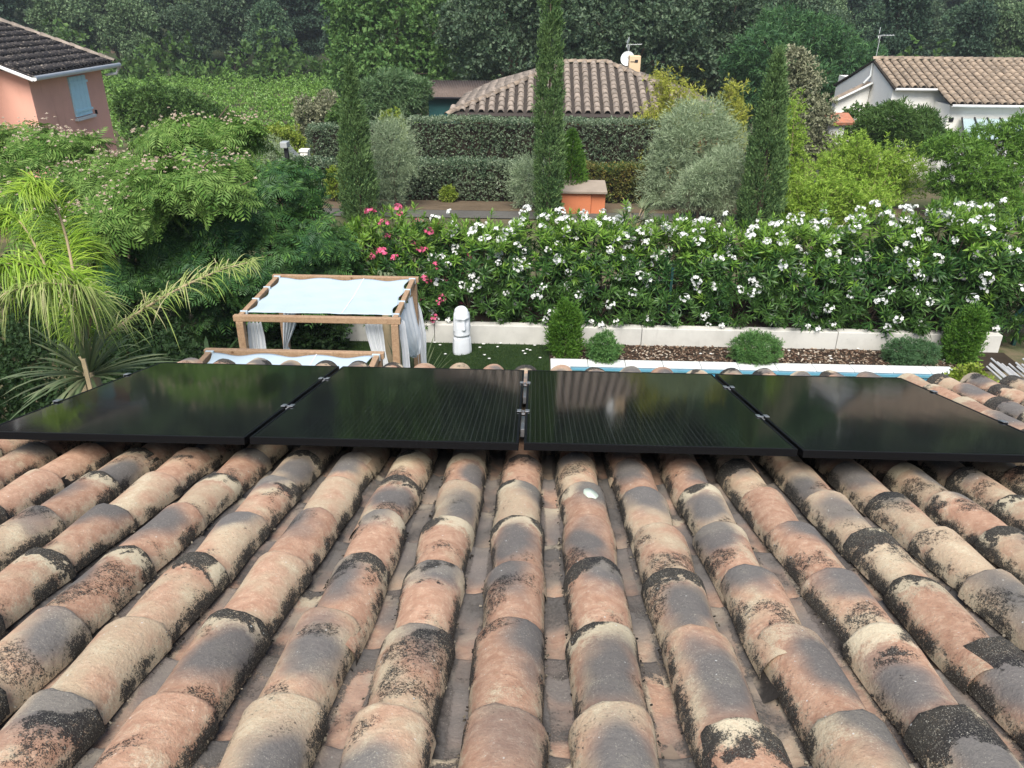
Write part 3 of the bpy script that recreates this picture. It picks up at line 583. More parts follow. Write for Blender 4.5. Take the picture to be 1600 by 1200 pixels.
def crown_me(name, rng, lobes, n, T, s, mat, up=.25, jit=.55, shell=.3, ground=None, clump=0):
    if clump: lobes = clumpy(rng, lobes, clump)
    P, d = crown_pts(rng, lobes, n, shell)
    if ground is not None: ok = P[:, 2] > ground; P, d = P[ok], d[ok]
    D = nrm(d + jit*rng.normal(size=P.shape) + np.array([0, 0, up])); N = nrm(d+.5*rng.normal(size=P.shape)+np.array([0, 0, .5]))
    X, Y, Z = frames(D, N); Ts = T if isinstance(T, list) else [T]; parts = []; a = rng.integers(0, len(Ts), len(P))
    for q, tt in enumerate(Ts):
        m = a == q
        if m.any(): parts.append(stamp(tt, P[m], X[m], Y[m], Z[m], rng.uniform(.7, 1.25, m.sum())*s))
    V, F = cat(*parts); return npmesh(name, V, F, mat)
def limbs(rng, base, h, r, lobes, name='trunk'):
    parts = []; b = np.array(base, float); top = b + np.array([rng.normal(0, .04)*h, rng.normal(0, .04)*h, h])
    parts.append(tube([b, b*.5+top*.5+np.array([rng.normal(0, .03)*h, 0, 0]), top], [r*1.15, r*.9, r*.7], 8))
    for c, rr_ in lobes[:12]:
        c = np.array(c, float); mid = top*.5+c*.5+np.array([0, 0, .12*np.linalg.norm(c-top)])*(1 if c[2] > top[2] else -.2)
        parts.append(tube([top-np.array([0, 0, h*.15]), mid, c, c+(c-mid)*.5], [r*.55, r*.35, r*.2, r*.06], 6))
    V, F = cat(*parts); return npmesh(name, V, F, M['bark'], True)
def auto_lobes(rng, w, h, base, k, rl):
    L = []
    for i in range(k):
        d = sph(rng, 1)[0]; q = rng.uniform(.35, .72); z = base+(h-base)*(.5+.5*d[2]*q); sc = rng.uniform(.75, 1.25)*rl
        L.append(((d[0]*q*w/2, d[1]*q*w/2, z), (sc, sc, sc*.8)))
    return L
def plant(name, label, category, loc, lobes, n, T, s, mat, group=None, trunk=None, seed=1, ground=0, part='foliage', **kw):
    r = np.random.default_rng(seed); t = thing(name, label, category, loc, group)
    obj(part, crown_me(part, r, lobes, n, T, s, M[mat], ground=ground, **kw), t)
    th, tr = trunk or (.3*max(c[2] for c, q in lobes), .04); obj('trunk' if part == 'crown' else 'stem', limbs(r, (0, 0, -.15), th, tr, lobes), t)
    return t
R0 = np.random.default_rng(11)
SP_BROAD = [sprig(R0, 5, .30, .9, .5) for _ in range(3)]; SP_FINE = [sprig(R0, 9, .085, .7, .9) for _ in range(3)]; SP_SCALE = [sprig(R0, 6, .17, .45, .7) for _ in range(3)]
SP_LANCE = [sprig(R0, 8, .10, 1.0, .5) for _ in range(3)]; SP_NEEDLE = [sprig(R0, 10, .05, .8, 1.1) for _ in range(3)]
def bipinnate(rng, pairs=6, droop=.55):
    P = []; D = []; L = []
    for i in range(pairs):
        t = (i+1.2)/(pairs+.6); y = t; z = -droop*t*t
        for s in (-1, 1): P.append((0, y, z)); D.append((s*.9, .42, -.45-.2*t+rng.normal(0, .06))); L.append(.46*math.sin(math.pi*(.2+.68*t))+.06)
    V, F = leaves(P, nrm(np.array(D)), np.tile([0, .3, 1.], (len(P), 1)), L, .115, .3, .5)
    V2, F2 = strips([(0, 0, 0)], [(0, 1, 0.05)], 1.0, .02, 3, droop); return cat((V, F), (V2, F2))
def umbrella(rng, k=8, tilt=.15, droop=.45):
    parts = []
    for i in range(k):
        a = 2*math.pi*(i+rng.uniform(-.25, .25))/k; v, f = bipinnate(rng, 6, droop*rng.uniform(.8, 1.3)); sc = rng.uniform(.75, 1.1); el = rng.uniform(-.1, .5)+tilt
        ca, sa, ce, se = math.cos(a), math.sin(a), math.cos(el), math.sin(el); v = v*sc; y = v[:, 1]*ce - v[:, 2]*se; z = v[:, 1]*se + v[:, 2]*ce
        parts.append((np.stack([v[:, 0]*ca - y*sa, v[:, 0]*sa + y*ca, z], 1), f))
    return cat(*parts)
UMB = [umbrella(R0, 8) for _ in range(4)]
def upright(D):                                  # frames whose Z is the given direction, for umbrella stamps
    Z = nrm(D); X = nrm(np.cross(np.tile([0, 1., .01], (len(Z), 1)), Z)); Y = np.cross(Z, X); return X, Y, Z
def umb_crown(rng, lobes, n, s, upw=1.2):
    P, d = crown_pts(rng, lobes, n, .25); Z = nrm(d + np.array([0, 0, upw]) + .5*rng.normal(size=P.shape)); X, Y, Z = upright(Z); ang = rng.uniform(0, 6.28, len(P)); c, s_ = np.cos(ang)[:, None], np.sin(ang)[:, None]; X, Y = X*c+Y*s_, Y*c-X*s_
    a = rng.integers(0, len(UMB), len(P)); return cat(*[stamp(UMB[q], P[a == q], X[a == q], Y[a == q], Z[a == q], rng.uniform(.6, 1.25, (a == q).sum())*s) for q in range(len(UMB))]), P, d

# shaped evergreens and rounded shrubs along the mulch bed
def cone(rng, n, w, h, pw=.8, sag=.22):
    q = rng.uniform(0, 1, n)**1.2; a = rng.uniform(0, 6.283, n); prof = np.where(q < sag, .75+.25*q/sag, (1-((q-sag)/(1-sag))**1.5)**pw)
    rr_ = w/2*prof*(1-.22*rng.uniform(0, 1, n)**2)*(1+.09*np.sin(a*5+q*9)+.05*np.sin(a*11-q*17)); P = np.stack([rr_*np.cos(a), rr_*np.sin(a), q*h], 1)
    return P, nrm(np.stack([np.cos(a), np.sin(a), np.full(n, .3)], 1))
def conifer(name, label, category, loc, w, h, n, s, mat, up, group=None, seed=1, lean=(0, 0), pw=.8, sag=.22, part='foliage', tufts=0):
    r = np.random.default_rng(seed); t = thing(name, label, category, loc, group)
    if tufts:
        C, dc_ = cone(r, tufts, w*.9, h, pw, sag); k = r.integers(0, tufts, n); tz = .55+.45*np.clip(1-C[k, 2]/h, 0, 1); P = C[k]+r.normal(size=(n, 3))*np.array([.045, .045, .15])*tz[:, None]*(w/.9)**.5 + dc_[k]*np.abs(r.normal(0, .03, n))[:, None]; d = nrm(dc_[k]+.5*r.normal(size=P.shape)); m = r.uniform(0, 1, n) < .22; P2, d2 = cone(r, n, w*.9, h, pw, sag); P[m] = P2[m]; d[m] = d2[m]
    else: P, d = cone(r, n, w, h, pw, sag)
    D = nrm(d*.6+np.array([0, 0, up])+.35*r.normal(size=P.shape)); P[:, 0] += lean[0]*P[:, 2]; P[:, 1] += lean[1]*P[:, 2]
    X, Y, Z = frames(D, d+.3*r.normal(size=P.shape)); a = r.integers(0, 3, len(P)); V, F = cat(*[stamp(SP_SCALE[q], P[a == q], X[a == q], Y[a == q], Z[a == q], r.uniform(.6, 1.35, (a == q).sum())*s) for q in range(3)])
    obj(part, npmesh(part, V, F, M[mat]), t); hh = h*.72; obj('trunk', npmesh('trunk', *tube([(0, 0, -.2), (lean[0]*hh*.5, lean[1]*hh*.5, hh*.5), (lean[0]*hh, lean[1]*hh, hh)], [max(.03, w*.09), w*.05, .012], 7), M['bark'], True), t); return t
b = az(883, 557, 0); conifer('conical_thuja', 'small conical green thuja at the pool corner beside the statue', 'shrub', tuple(b), .50, .92, 3600, .095, 'thuja', .7, 'thujas in the mulch bed', 3, pw=.75, sag=.3, tufts=90)
b = az(1492, 566, 0); conifer('conical_thuja', 'small lopsided thuja at the end of the mulch bed, beside a spreading round shrub', 'shrub', tuple(b), .50, .88, 3600, .095, 'thuja', .7, 'thujas in the mulch bed', 4, tufts=90, lean=(.12, 0), pw=.5, sag=.3)
gl = 'rounded shrubs in the mulch bed'
b = az(942, 566, .03); plant('round_shrub', 'small ball shaped green shrub beside the conical thuja at the pool corner', 'shrub', tuple(b), [((0, 0, .24), (.235, .235, .23))], 1500, SP_LANCE, .095, 'ball', gl, (.15, .02), 21, up=.5, shell=.35)
b = az(1178, 568, .03); plant('round_shrub', 'middle round green shrub standing alone against the white wall', 'shrub', tuple(b), [((-.10, 0, .25), (.27, .25, .26)), ((.12, .02, .24), (.26, .25, .25))], 2300, SP_LANCE, .095, 'ball', gl, (.15, .02), 22, up=.5, shell=.35)
b = az(1420, 567, .03); plant('round_shrub', 'low spreading dark green shrub next to the lopsided thuja', 'shrub', tuple(b), [((-.17, 0, .18), (.25, .26, .21)), ((.16, .02, .18), (.26, .26, .21))], 2500, SP_LANCE, .085, 'ball_dark', gl, (.12, .02), 23, up=.6, shell=.4)

# oleanders
def shoot(rng, k=15):
    P = []; D = []; L = []
    for i in range(k):
        t = i/(k-1); a = i*2.4+rng.uniform(-.3, .3); el = .05+1.15*t+rng.uniform(-.15, .15); P.append((0, .12*t, 0)); D.append((math.cos(a)*math.cos(el), math.sin(el), math.sin(a)*math.cos(el))); L.append(.165-.055*t+rng.uniform(-.025, .025))
    return strips(P, D, L, .027, 2, .25, .45, (.2, .9, .3))
SHOOT = [shoot(R0) for _ in range(4)]
def cyme(rng, m=12, r=.065, f=.030):
    parts = []
    for i in range(m):
        d = sph(rng, 1)[0]; d[1] = abs(d[1]); c = d*r; X, Y, Z = frames(sph(rng, 1), d[None]); k = np.arange(5)*1.2566; D = X*np.cos(k)[:, None]+Y*np.sin(k)[:, None]+Z*.25
        parts.append(leaves(np.tile(c, (5, 1)), D, np.tile(Z, (5, 1)), f*rng.uniform(.85, 1.15), f*.85, .1, .62))
    return cat(*parts)
CYME = [cyme(R0) for _ in range(4)]
def oleander_me(seed, w, d, h, nfl, petal):
    r = np.random.default_rng(seed); L = [((0, 0, h*.44), (w*.5, d*.5, h*.54)), ((0, -d*.28, h*.18), (w*.5, d*.36, h*.25))] + [((r.uniform(-.3, .3)*w, r.uniform(-.35, .2)*d, h*r.uniform(.35, .72)), (w*.3, d*.32, h*.29)) for _ in range(6)]
    P, dd = crown_pts(r, L, 860, .35); ok = P[:, 2] > -.02; P, dd = P[ok], dd[ok]; D = nrm(dd*.8 + np.array([0, -.1, .75])*np.clip(P[:, 2:3]/h+.2, .25, 1.2) + .38*r.normal(size=P.shape)); X, Y, Z = frames(D, sph(r, len(P))); a = r.integers(0, 4, len(P)); sc = r.uniform(.8, 1.25, len(P))
    V, F = cat(*[stamp(SHOOT[q], P[a == q], X[a == q], Y[a == q], Z[a == q], sc[a == q]) for q in range(4)]); tip = (P[:, 2]/h + r.normal(0, .16, len(P)) > .74)  # higher shoots get the lighter leaf, painting light on the tops
    mi = np.concatenate([np.repeat(tip[a == q], len(SHOOT[q][1])) for q in range(4)]).astype(int)
    fol = npmesh('foliage', V, F, [M['oleander'], M['oleander_lit']], MI=mi)
    front = (dd[:, 1] < .35) | (P[:, 2] > h*.7); wt = np.where(front, .22+.78*np.clip(P[:, 2]/h, 0, 1)**2, 0.02) if petal == 'petal' else np.where(dd[:, 1] < .1, 1., .05); pick = r.choice(len(P), nfl, replace=False, p=wt/wt.sum())
    a = r.integers(0, 4, nfl); Pf = P[pick]+D[pick]*.19; X, Y, Z = frames(D[pick], sph(r, nfl)); fl = cat(*[stamp(CYME[q], Pf[a == q], X[a == q], Y[a == q], Z[a == q], r.uniform(.65, 1.35, (a == q).sum())) for q in range(4) if (a == q).any()])
    stems = cat(*[tube([(r.normal(0, .1), r.normal(0, .1), -.1), (q[0]*.45, q[1]*.45, q[2]*.45), tuple(q)], [.018, .013, .005], 5) for q in P[r.choice(len(P), 34, replace=False)]])
    return fol, npmesh('flowers', *fl, M[petal]), npmesh('stems', *stems, M['bark'], True)
OM = [oleander_me(50+i, 1.75, 1.5, 1.72, 54, 'petal') for i in range(4)]; OP = oleander_me(60, 1.6, 1.45, 1.75, 46, 'pink_petal'); OF = oleander_me(61, 1.7, 1.4, 1.55, 12, 'petal')
ol = [(-3.35, 13.95, .95, OF, 'sparsely flowered white oleander between the dark tree and the pink oleander'), (-2.35, 13.85, 1.0, OP, 'pink flowering oleander behind the white canopy'),
 (-1.15, 14.0, .95, OM[0], 'white oleander directly behind the white statue'), (.05, 14.0, .97, OM[1], 'white oleander between the statue and the conical thuja at the pool corner'),
 (1.25, 14.05, .98, OM[2], 'white oleander behind the small ball shrub beside the thuja'), (2.45, 14.0, .96, OM[3], 'white oleander behind the crack in the wall, between two round shrubs'),
 (3.65, 14.0, .97, OM[0], 'white oleander right behind the middle round shrub'), (4.85, 14.05, .98, OM[2], 'white oleander over bare wall between the middle and spreading shrubs'),
 (6.05, 14.0, 1.05, OM[1], 'tall white oleander behind the low spreading shrub'), (7.2, 14.05, 1.14, OM[3], 'tallest white oleander, behind the lopsided thuja'), (8.45, 14.2, 1.1, OM[0], 'heavily flowered white oleander at the end of the hedge beyond the wall corner')]
for i, (x, y, s, ms, lb) in enumerate(ol):
    t = thing('oleander', lb, 'oleander', (x, y-.12, .27), 'oleanders in the flowering hedge behind the low wall', (0, 0, [0, .2, -.2, .15][i % 4])); t.scale = (s*1.04, s, s)
    for nm, me in zip(('foliage', 'flowers', 'stems'), ms): obj(nm, me, t)

# ------------------------------------------------------------------ big trees and palm on the palm side of the garden
def W(px, py, Y): return np.array(ay(px, py, Y))
def silk_tree(label, base, lob, n, s, mat, seed, nfl=0, upw=1.2, trunk=(1.2, .11)):
    r = np.random.default_rng(seed); t = thing('silk_tree', label, 'tree', base); b = np.array(base)
    lobes = [(tuple(np.array(c)-b), q) for c, q in lob]; (V, F), P, d = umb_crown(r, lobes, n, s, upw); obj('crown', npmesh('crown', V, F, M[mat]), t)
    if nfl:
        w_ = np.clip(d[:, 2], .02, 1)**1.5; pk = r.choice(len(P), nfl, replace=False, p=w_/w_.sum()); cl = []
        for p in P[pk]:
            for k in range(r.integers(2, 6)):
                dd = sph(r, 16); dd[:, 2] = np.abs(dd[:, 2]); q = p + np.array([r.normal(0, .10), r.normal(0, .10), .10+abs(r.normal(0, .05))]); cl.append(leaves(np.tile(q, (16, 1)), dd, sph(r, 16), r.uniform(.022, .036), .011))
        obj('flowers', npmesh('flowers', *cat(*cl), M['puff']), t)
    obj('trunk', limbs(r, (0, 0, -.1), trunk[0], trunk[1], lobes), t); return t
silk_tree('spreading silk tree with pale pink flower puffs in front of the pink house', (-6.9, 12.6, 0),
 [(W(30, 225, 14), (.95, .8, .24)), (W(100, 232, 14), (.6, .7, .22)), (W(150, 282, 13), (.8, .7, .24)), (W(225, 262, 13.6), (.7, .7, .24)), (W(325, 206, 14), (.85, .7, .2)), (W(262, 222, 14.2), (.55, .6, .2)), (W(375, 228, 14.2), (.42, .5, .2)), (W(300, 278, 11.6), (.82, .65, .22)), (W(345, 305, 11.5), (.4, .45, .2)), (W(235, 305, 11.4), (.55, .5, .22)), (W(190, 335, 11.2), (.6, .55, .24)), (W(110, 360, 11.2), (.7, .6, .26)), (W(40, 310, 12), (.8, .7, .26)), (W(378, 272, 13.0), (.4, .5, .22)), (W(-20, 265, 13), (.7, .7, .3))], 640, .275, 'albizia', 71, 260, 1.0)
silk_tree('dense dark green feathery tree beside the canopy, below the flowering silk tree', (-4.7, 12.6, 0),
 [(W(330, 345, 12.3), (.75, .7, .5)), (W(410, 320, 12.8), (.8, .7, .45)), (W(480, 385, 12.6), (.72, .7, .5)), (W(400, 415, 12.0), (.85, .7, .5)), (W(300, 425, 11.8), (.6, .6, .5)), (W(450, 290, 13.2), (.6, .6, .35)), (W(515, 425, 12.6), (.45, .5, .4)), (W(250, 375, 12), (.6, .6, .4)), (W(440, 460, 12.0), (.7, .6, .4)), (W(340, 280, 13), (.65, .6, .35)), (W(380, 375, 12.6), (1.2, .6, .7)), (W(190, 440, 11.2), (.55, .5, .38)), (W(330, 480, 12.2), (.6, .5, .5))], 760, .25, 'albizia_shaded', 72, 0, .7, (1.0, .10))
def frond(parent, pts, n, L, Wd, droop, mat, seed, hang=.7, lat=.6):
    r = np.random.default_rng(seed); pts = np.array(pts, float); tt = np.linspace(0, 1, len(pts)); q = np.linspace(0, 1, 24)
    C = np.stack([np.interp(q, tt, pts[:, i]) for i in range(3)], 1)
    for _ in range(3): C[1:-1] = (C[:-2]+2*C[1:-1]+C[2:])/4
    s = r.uniform(.1, 1, n); s[:6] = .99; P = np.stack([np.interp(s, q, C[:, i]) for i in range(3)], 1); T = nrm(np.gradient(C, axis=0)); T = np.stack([np.interp(s, q, T[:, i]) for i in range(3)], 1)
    side = nrm(np.cross(T, [0, 0, 1.])+.001)*r.choice([-1, 1], n)[:, None]; D = nrm(T*r.uniform(.35, .8, n)[:, None] + side*lat + r.normal(0, .34, (n, 3)) + np.array([0, 0, .35]))
    LL = L*(.45+.55*np.sin(math.pi*np.clip(s, .05, .97)))*r.uniform(.75, 1.15, n)
    f = obj('frond', npmesh('frond', *strips(P, D, LL, Wd, 5, hang*r.uniform(.5, 1.35, n), .3, (.1, -.3, 1)), M[mat]), parent, tuple(-Vector(parent.location)))
    obj('rachis', npmesh('rachis', *tube(C, np.linspace(.020, .004, 24), 6), M['palmwood'], True), f); return f
pb = W(130, 558, 7.0); palm = thing('palm', 'tall palm with bright yellow green drooping fronds rising at the eave corner', 'palm', (float(pb[0]), 7.0, 0))
wpart('trunk', npmesh('trunk', *tube([(pb[0], 7, -.1), (pb[0]+.02, 7, pb[2]*.5), (pb[0], 7, pb[2]-.12), (pb[0], 7, pb[2])], [.15, .12, .10, .05], 10), M['palmwood'], True), palm)
B0 = tuple(pb)
frond(palm, [B0, W(122, 470, 7.2), W(105, 370, 7.5), W(80, 300, 7.6), W(52, 282, 7.5), W(30, 300, 7.3)], 560, .50, .011, .8, 'palm', 81, .6, 1.1)
frond(palm, [B0, W(128, 500, 6.8), W(118, 440, 6.5), W(70, 415, 6.2), W(0, 410, 5.95), W(-90, 440, 5.7)], 600, .52, .011, .8, 'palm', 82, .85, .8)
frond(palm, [B0, W(140, 505, 6.7), W(150, 470, 6.4), W(125, 447, 6.15), W(60, 440, 5.9), W(-20, 470, 5.7)], 420, .46, .010, .8, 'palm_old', 83, .9, .7)
frond(palm, [B0, W(165, 525, 7.0), W(230, 478, 7.05), W(300, 440, 7.15), W(350, 420, 7.25), W(394, 408, 7.3)], 300, .40, .0095, .5, 'palm_old', 84, .55, .8)
frond(palm, [B0, W(100, 480, 7.6), W(60, 390, 7.9), W(25, 335, 8.0), W(-15, 330, 8.0), W(-60, 370, 7.9)], 420, .48, .011, .8, 'palm', 85, .9, .5)
frond(palm, [B0, W(128, 520, 7.3), W(122, 440, 7.6), W(118, 395, 7.9), W(132, 370, 8.1), W(160, 400, 8.3)], 330, .42, .011, .8, 'palm', 86, .8, .5)
def rosette(name, label, category, loc, n, L, Wd, droop, mat, seed, el=(-.1, 1.3), stem=.0, group=None, segs=5):
    r = np.random.default_rng(seed); t = thing(name, label, category, loc, group); a = np.arange(n)*2.4+r.normal(0, .15, n); e = r.uniform(el[0], el[1], n); D = np.stack([np.cos(a)*np.cos(e), np.sin(a)*np.cos(e), np.sin(e)], 1)
    obj('leaves', npmesh('leaves', *strips(np.tile([0, 0, stem], (n, 1))+D*.03, D, L*r.uniform(.75, 1.1, n), Wd, segs, droop*r.uniform(.5, 1.4, n), .6), M[mat]), t)
    obj('stem', npmesh('stem', *tube([(0, 0, -.05), (.01, 0, stem*.5+.02), (0, 0, stem+.06)], [.09, .07, .05], 8), M['palmwood'], True), t); return t
p = W(140, 588, 6.45); rosette('yucca', 'spiky grey green yucca rosette at the foot of the palm fronds', 'yucca', (float(p[0]), 6.45, 0), 95, .85, .030, .30, 'yucca', 91, (-.15, 1.25), float(p[2]))
s0 = W(134, 596, 6.1); tag(obj('wooden_stake', bevel_me('wooden_stake', [beam((s0[0]+.02, 6.1, 0), W(130, 561, 6.12), .035, .03)], M['palmwood'], .004), None), 'short weathered wooden stake standing in front of the yucca', 'stake')
p = W(597, 408, 11.2); rosette('dracaena', 'slim plant with long arching striped leaves behind the white canopy', 'plant', (float(p[0]), 11.2, 0), 26, .75, .035, .75, 'yucca', 92, (.2, 1.4), float(p[2])-.35)
rosette('dracaena', 'clump of long upright stalks seen below the canopy beside its front post', 'plant', (-1.78, 10.4, 0), 60, 1.25, .03, .15, 'yucca', 93, (.95, 1.5), .02)
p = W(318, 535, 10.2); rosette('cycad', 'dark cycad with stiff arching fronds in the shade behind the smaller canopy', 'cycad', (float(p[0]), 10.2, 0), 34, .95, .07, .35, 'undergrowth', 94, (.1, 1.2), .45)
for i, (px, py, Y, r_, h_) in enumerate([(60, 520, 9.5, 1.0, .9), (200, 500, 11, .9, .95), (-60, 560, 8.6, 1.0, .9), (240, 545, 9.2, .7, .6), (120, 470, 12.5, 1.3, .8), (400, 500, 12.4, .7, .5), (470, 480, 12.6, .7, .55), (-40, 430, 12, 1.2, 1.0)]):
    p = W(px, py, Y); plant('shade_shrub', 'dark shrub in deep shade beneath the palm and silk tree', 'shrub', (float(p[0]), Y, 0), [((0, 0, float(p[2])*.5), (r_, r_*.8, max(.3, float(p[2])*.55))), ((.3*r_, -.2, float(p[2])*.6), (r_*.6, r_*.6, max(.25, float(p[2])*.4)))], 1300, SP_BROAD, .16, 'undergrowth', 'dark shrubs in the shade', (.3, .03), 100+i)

# ------------------------------------------------------------------ beyond the oleanders: cypresses, olives, bamboo, hedges
def cyp(label, bx, by, Y, tx, ty, w, n, seed, pw=1.0):
    b = W(bx, by, Y); tp = W(tx, ty, Y); z0 = gz(Y); h = float(tp[2])-z0; conifer('cypress', label, 'cypress', (float(b[0]), Y, z0), w, h, n, .17, 'cypress', 1.5, 'columnar cypresses behind the oleander hedge', seed, (float(tp[0]-b[0])/h, 0), pw, .16, 'crown', 230)
cyp('shorter cypress on the palm side, in front of the clipped hedges', 562, 335, 22.3, 546, 104, .98, 7000, 31, 1.25)
cyp('tallest slim cypress, crossing the roof of the middle house', 857, 335, 22.5, 862, -150, .70, 7800, 32, .8)
cyp('cypress with leaning pointed tip beside the silvery olive tree', 1185, 350, 21.8, 1218, 84, 1.16, 7400, 33, 1.05)
p = W(885, 300, 24.4); conifer('young_conifer', 'small pale green conifer half hidden behind the tallest cypress', 'conifer', (float(p[0])+.1, 24.4, gz(24.4)), 1.0, 2.25, 3000, .15, 'thuja', 1.2, None, 34, pw=.8)
def wl(px, py, Y, loc, rx, ry, rz): return (tuple(W(px, py, Y)-np.array(loc)), (rx, ry, rz))
def wplant(name, label, category, Y, bx, spots, n, T, s, mat, seed, trunk=None, part='crown', group=None, **kw):
    b = W(bx, 200, Y); loc = (float(b[0]), Y, gz(Y)); lobes = [wl(px, py, Y+dy, loc, rx, ry, rz) for px, py, dy, rx, ry, rz in spots]
    return plant(name, label, category, loc, lobes, n, T, s, mat, group, trunk, seed, part=part, **kw)
wplant('olive_tree', 'large silvery olive tree beside the leaning cypress', 'olive tree', 24.6, 1085, [(1085, 225, 0, .9, .9, .75), (1045, 260, 0, .75, .8, .7), (1130, 225, .2, .7, .8, .75), (1095, 185, .2, .7, .7, .5), (1060, 205, 0, .6, .7, .5), (1030, 300, 0, .5, .6, .5), (1120, 275, .3, .8, .8, .7)], 4600, SP_NEEDLE, .28, 'olive', 41, (1.0, .10), up=.3, shell=.45, clump=4)
wplant('olive_tree', 'smaller silvery olive bush in front of the large olive tree', 'olive tree', 22.8, 1105, [(1100, 285, 0, .62, .6, .5), (1135, 270, 0, .5, .5, .5), (1080, 305, 0, .5, .5, .4), (1130, 310, 0, .55, .5, .45)], 2300, SP_NEEDLE, .26, 'olive', 42, (.6, .05), up=.3, shell=.45, clump=4)
wplant('olive_tree', 'thin silvery olive tree between the clipped hedges and the shorter cypress', 'olive tree', 24.0, 612, [(612, 220, 0, .5, .5, .5), (605, 265, 0, .6, .5, .6), (625, 250, 0, .45, .5, .5), (600, 300, 0, .5, .5, .4)], 2000, SP_NEEDLE, .24, 'olive', 43, (.8, .05), up=.3, shell=.5)
wplant('olive_tree', 'small grey green olive bush close against the tallest cypress', 'olive tree', 24.2, 822, [(822, 280, 0, .38, .4, .5), (828, 300, 0, .42, .4, .4)], 900, SP_NEEDLE, .24, 'olive', 44, (.5, .04), up=.3, shell=.5)
def bamboo(label, Y, bx, spots, n, mat, seed, culms=40, s=.30):
    r = np.random.default_rng(seed); b = W(bx, 200, Y); z0 = gz(Y); t = thing('bamboo', label, 'bamboo', (float(b[0]), Y, z0), None); tubes = []; Ps = []; Ds = []
    for px, py, sp_ in spots:
        tp = W(px, py, Y)-np.array([b[0], Y, z0])
        for i in range(culms):
            top = tp + np.array([r.normal(0, sp_), r.normal(0, sp_*.7), -abs(r.normal(0, .30*tp[2]*.6))]); bs = np.array([tp[0]*.5+r.normal(0, .25), r.normal(0, .3), -.1]); md = bs*.45+top*.55+np.array([0, 0, top[2]*.16]); tubes.append(tube([bs, md, top], [.012, .009, .003], 4, False))
            m = n//culms//len(spots); q = r.uniform(.15, 1.0, m)[:, None]; C = (1-q)**2*bs+2*q*(1-q)*md+q*q*top; Ps.append(C+r.normal(0, .13, C.shape)); Ds.append(nrm(np.stack([r.normal(0, 1, m), r.normal(0, 1, m), r.normal(.35, .6, m)], 1)))
    P = np.concatenate(Ps); D = np.concatenate(Ds); ok = P[:, 2] > 0; P, D = P[ok], D[ok]; X, Y_, Z = frames(D, sph(r, len(P))); a = r.integers(0, 3, len(P))
    V, F = cat(*[stamp(SP_LANCE[q], P[a == q], X[a == q], Y_[a == q], Z[a == q], s*r.uniform(.6, 1.2, (a == q).sum())) for q in range(3)]); obj('leaves', npmesh('leaves', V, F, M[mat]), t); obj('culms', npmesh('culms', *cat(*tubes), M['palmwood']), t)
bamboo('tall yellow bamboo clump in front of the middle house roof', 30, 1050, [(1050, 105, .35), (1015, 165, .3), (1085, 145, .4), (1000, 215, .3)], 4200, 'bamboo_yellow', 45, 20, .32)
bamboo('small yellow bamboo tuft showing above the large olive tree', 32, 1148, [(1148, 122, .22), (1155, 165, .3)], 1600, 'bamboo_yellow', 46, 18, .32)
bamboo('low mound of yellow green bamboo right behind the oleanders, next to the leaning cypress', 22.5, 1290, [(1270, 275, .5), (1320, 285, .5), (1370, 300, .5), (1250, 310, .4)], 5000, 'bamboo', 47, 26, .26)
bamboo('tall yellow green bamboo clump in front of the peach tree', 25.5, 1345, [(1330, 205, .4), (1380, 225, .45), (1300, 240, .4), (1420, 250, .45)], 5000, 'bamboo', 48, 22, .28)
bamboo('slender pale green bamboo plume just behind the leaning cypress', 26.5, 1243, [(1240, 140, .16), (1246, 200, .2), (1238, 245, .25)], 2600, 'bamboo', 49, 14, .24)
def silk_like(label, Y, bx, spots, n, s, mat, seed, trunk):
    b = W(bx, 200, Y); silk_tree(label, (float(b[0]), Y, gz(Y)), [(W(px, py, Y+dy), (rx, ry, rz)) for px, py, dy, rx, ry, rz in spots], n, s, mat, seed, 0, .9, trunk)
wplant('leafy_tree', 'bright green leafy tree at the edge of the garden below the cream house', 'tree', 23.5, 1545, [(1500, 235, 0, .75, .8, .42), (1560, 222, .3, .8, .8, .42), (1605, 205, .3, .8, .8, .42), (1540, 270, -.4, .9, .8, .45), (1480, 285, 0, .6, .6, .4), (1590, 270, -.4, .75, .8, .45), (1510, 312, -.6, .65, .6, .38), (1570, 318, -.8, .8, .7, .38), (1630, 250, 0, .85, .8, .6)], 4300, SP_LANCE, .29, 'mimosa', 73, (1.0, .10), shell=.4, clump=5)
wplant('peach_tree', 'rounded peach tree with coppery leaf tips in front of the white house', 'tree', 30.5, 1405, [(1395, 190, 0, 1.1, 1, .65), (1370, 205, 0, .8, .9, .6), (1440, 200, 0, .8, .9, .6), (1455, 220, .2, .7, .8, .5), (1410, 225, -.3, 1.2, .9, .5)], 4200, SP_LANCE, .34, 'shrub', 51, (1.0, .08), shell=.4, clump=4)
wplant('brown_shrub', 'greyish shrub with faded seed heads behind the leaning cypress', 'shrub', 31, 1262, [(1255, 130, 0, .55, .6, .8), (1270, 180, 0, .7, .7, .8), (1245, 220, 0, .7, .7, .7), (1285, 235, 0, .6, .6, .6), (1240, 95, 0, .35, .4, .5)], 2600, SP_BROAD, .24, 'brownleaf', 52, (1.6, .07), shell=.6, jit=.9)
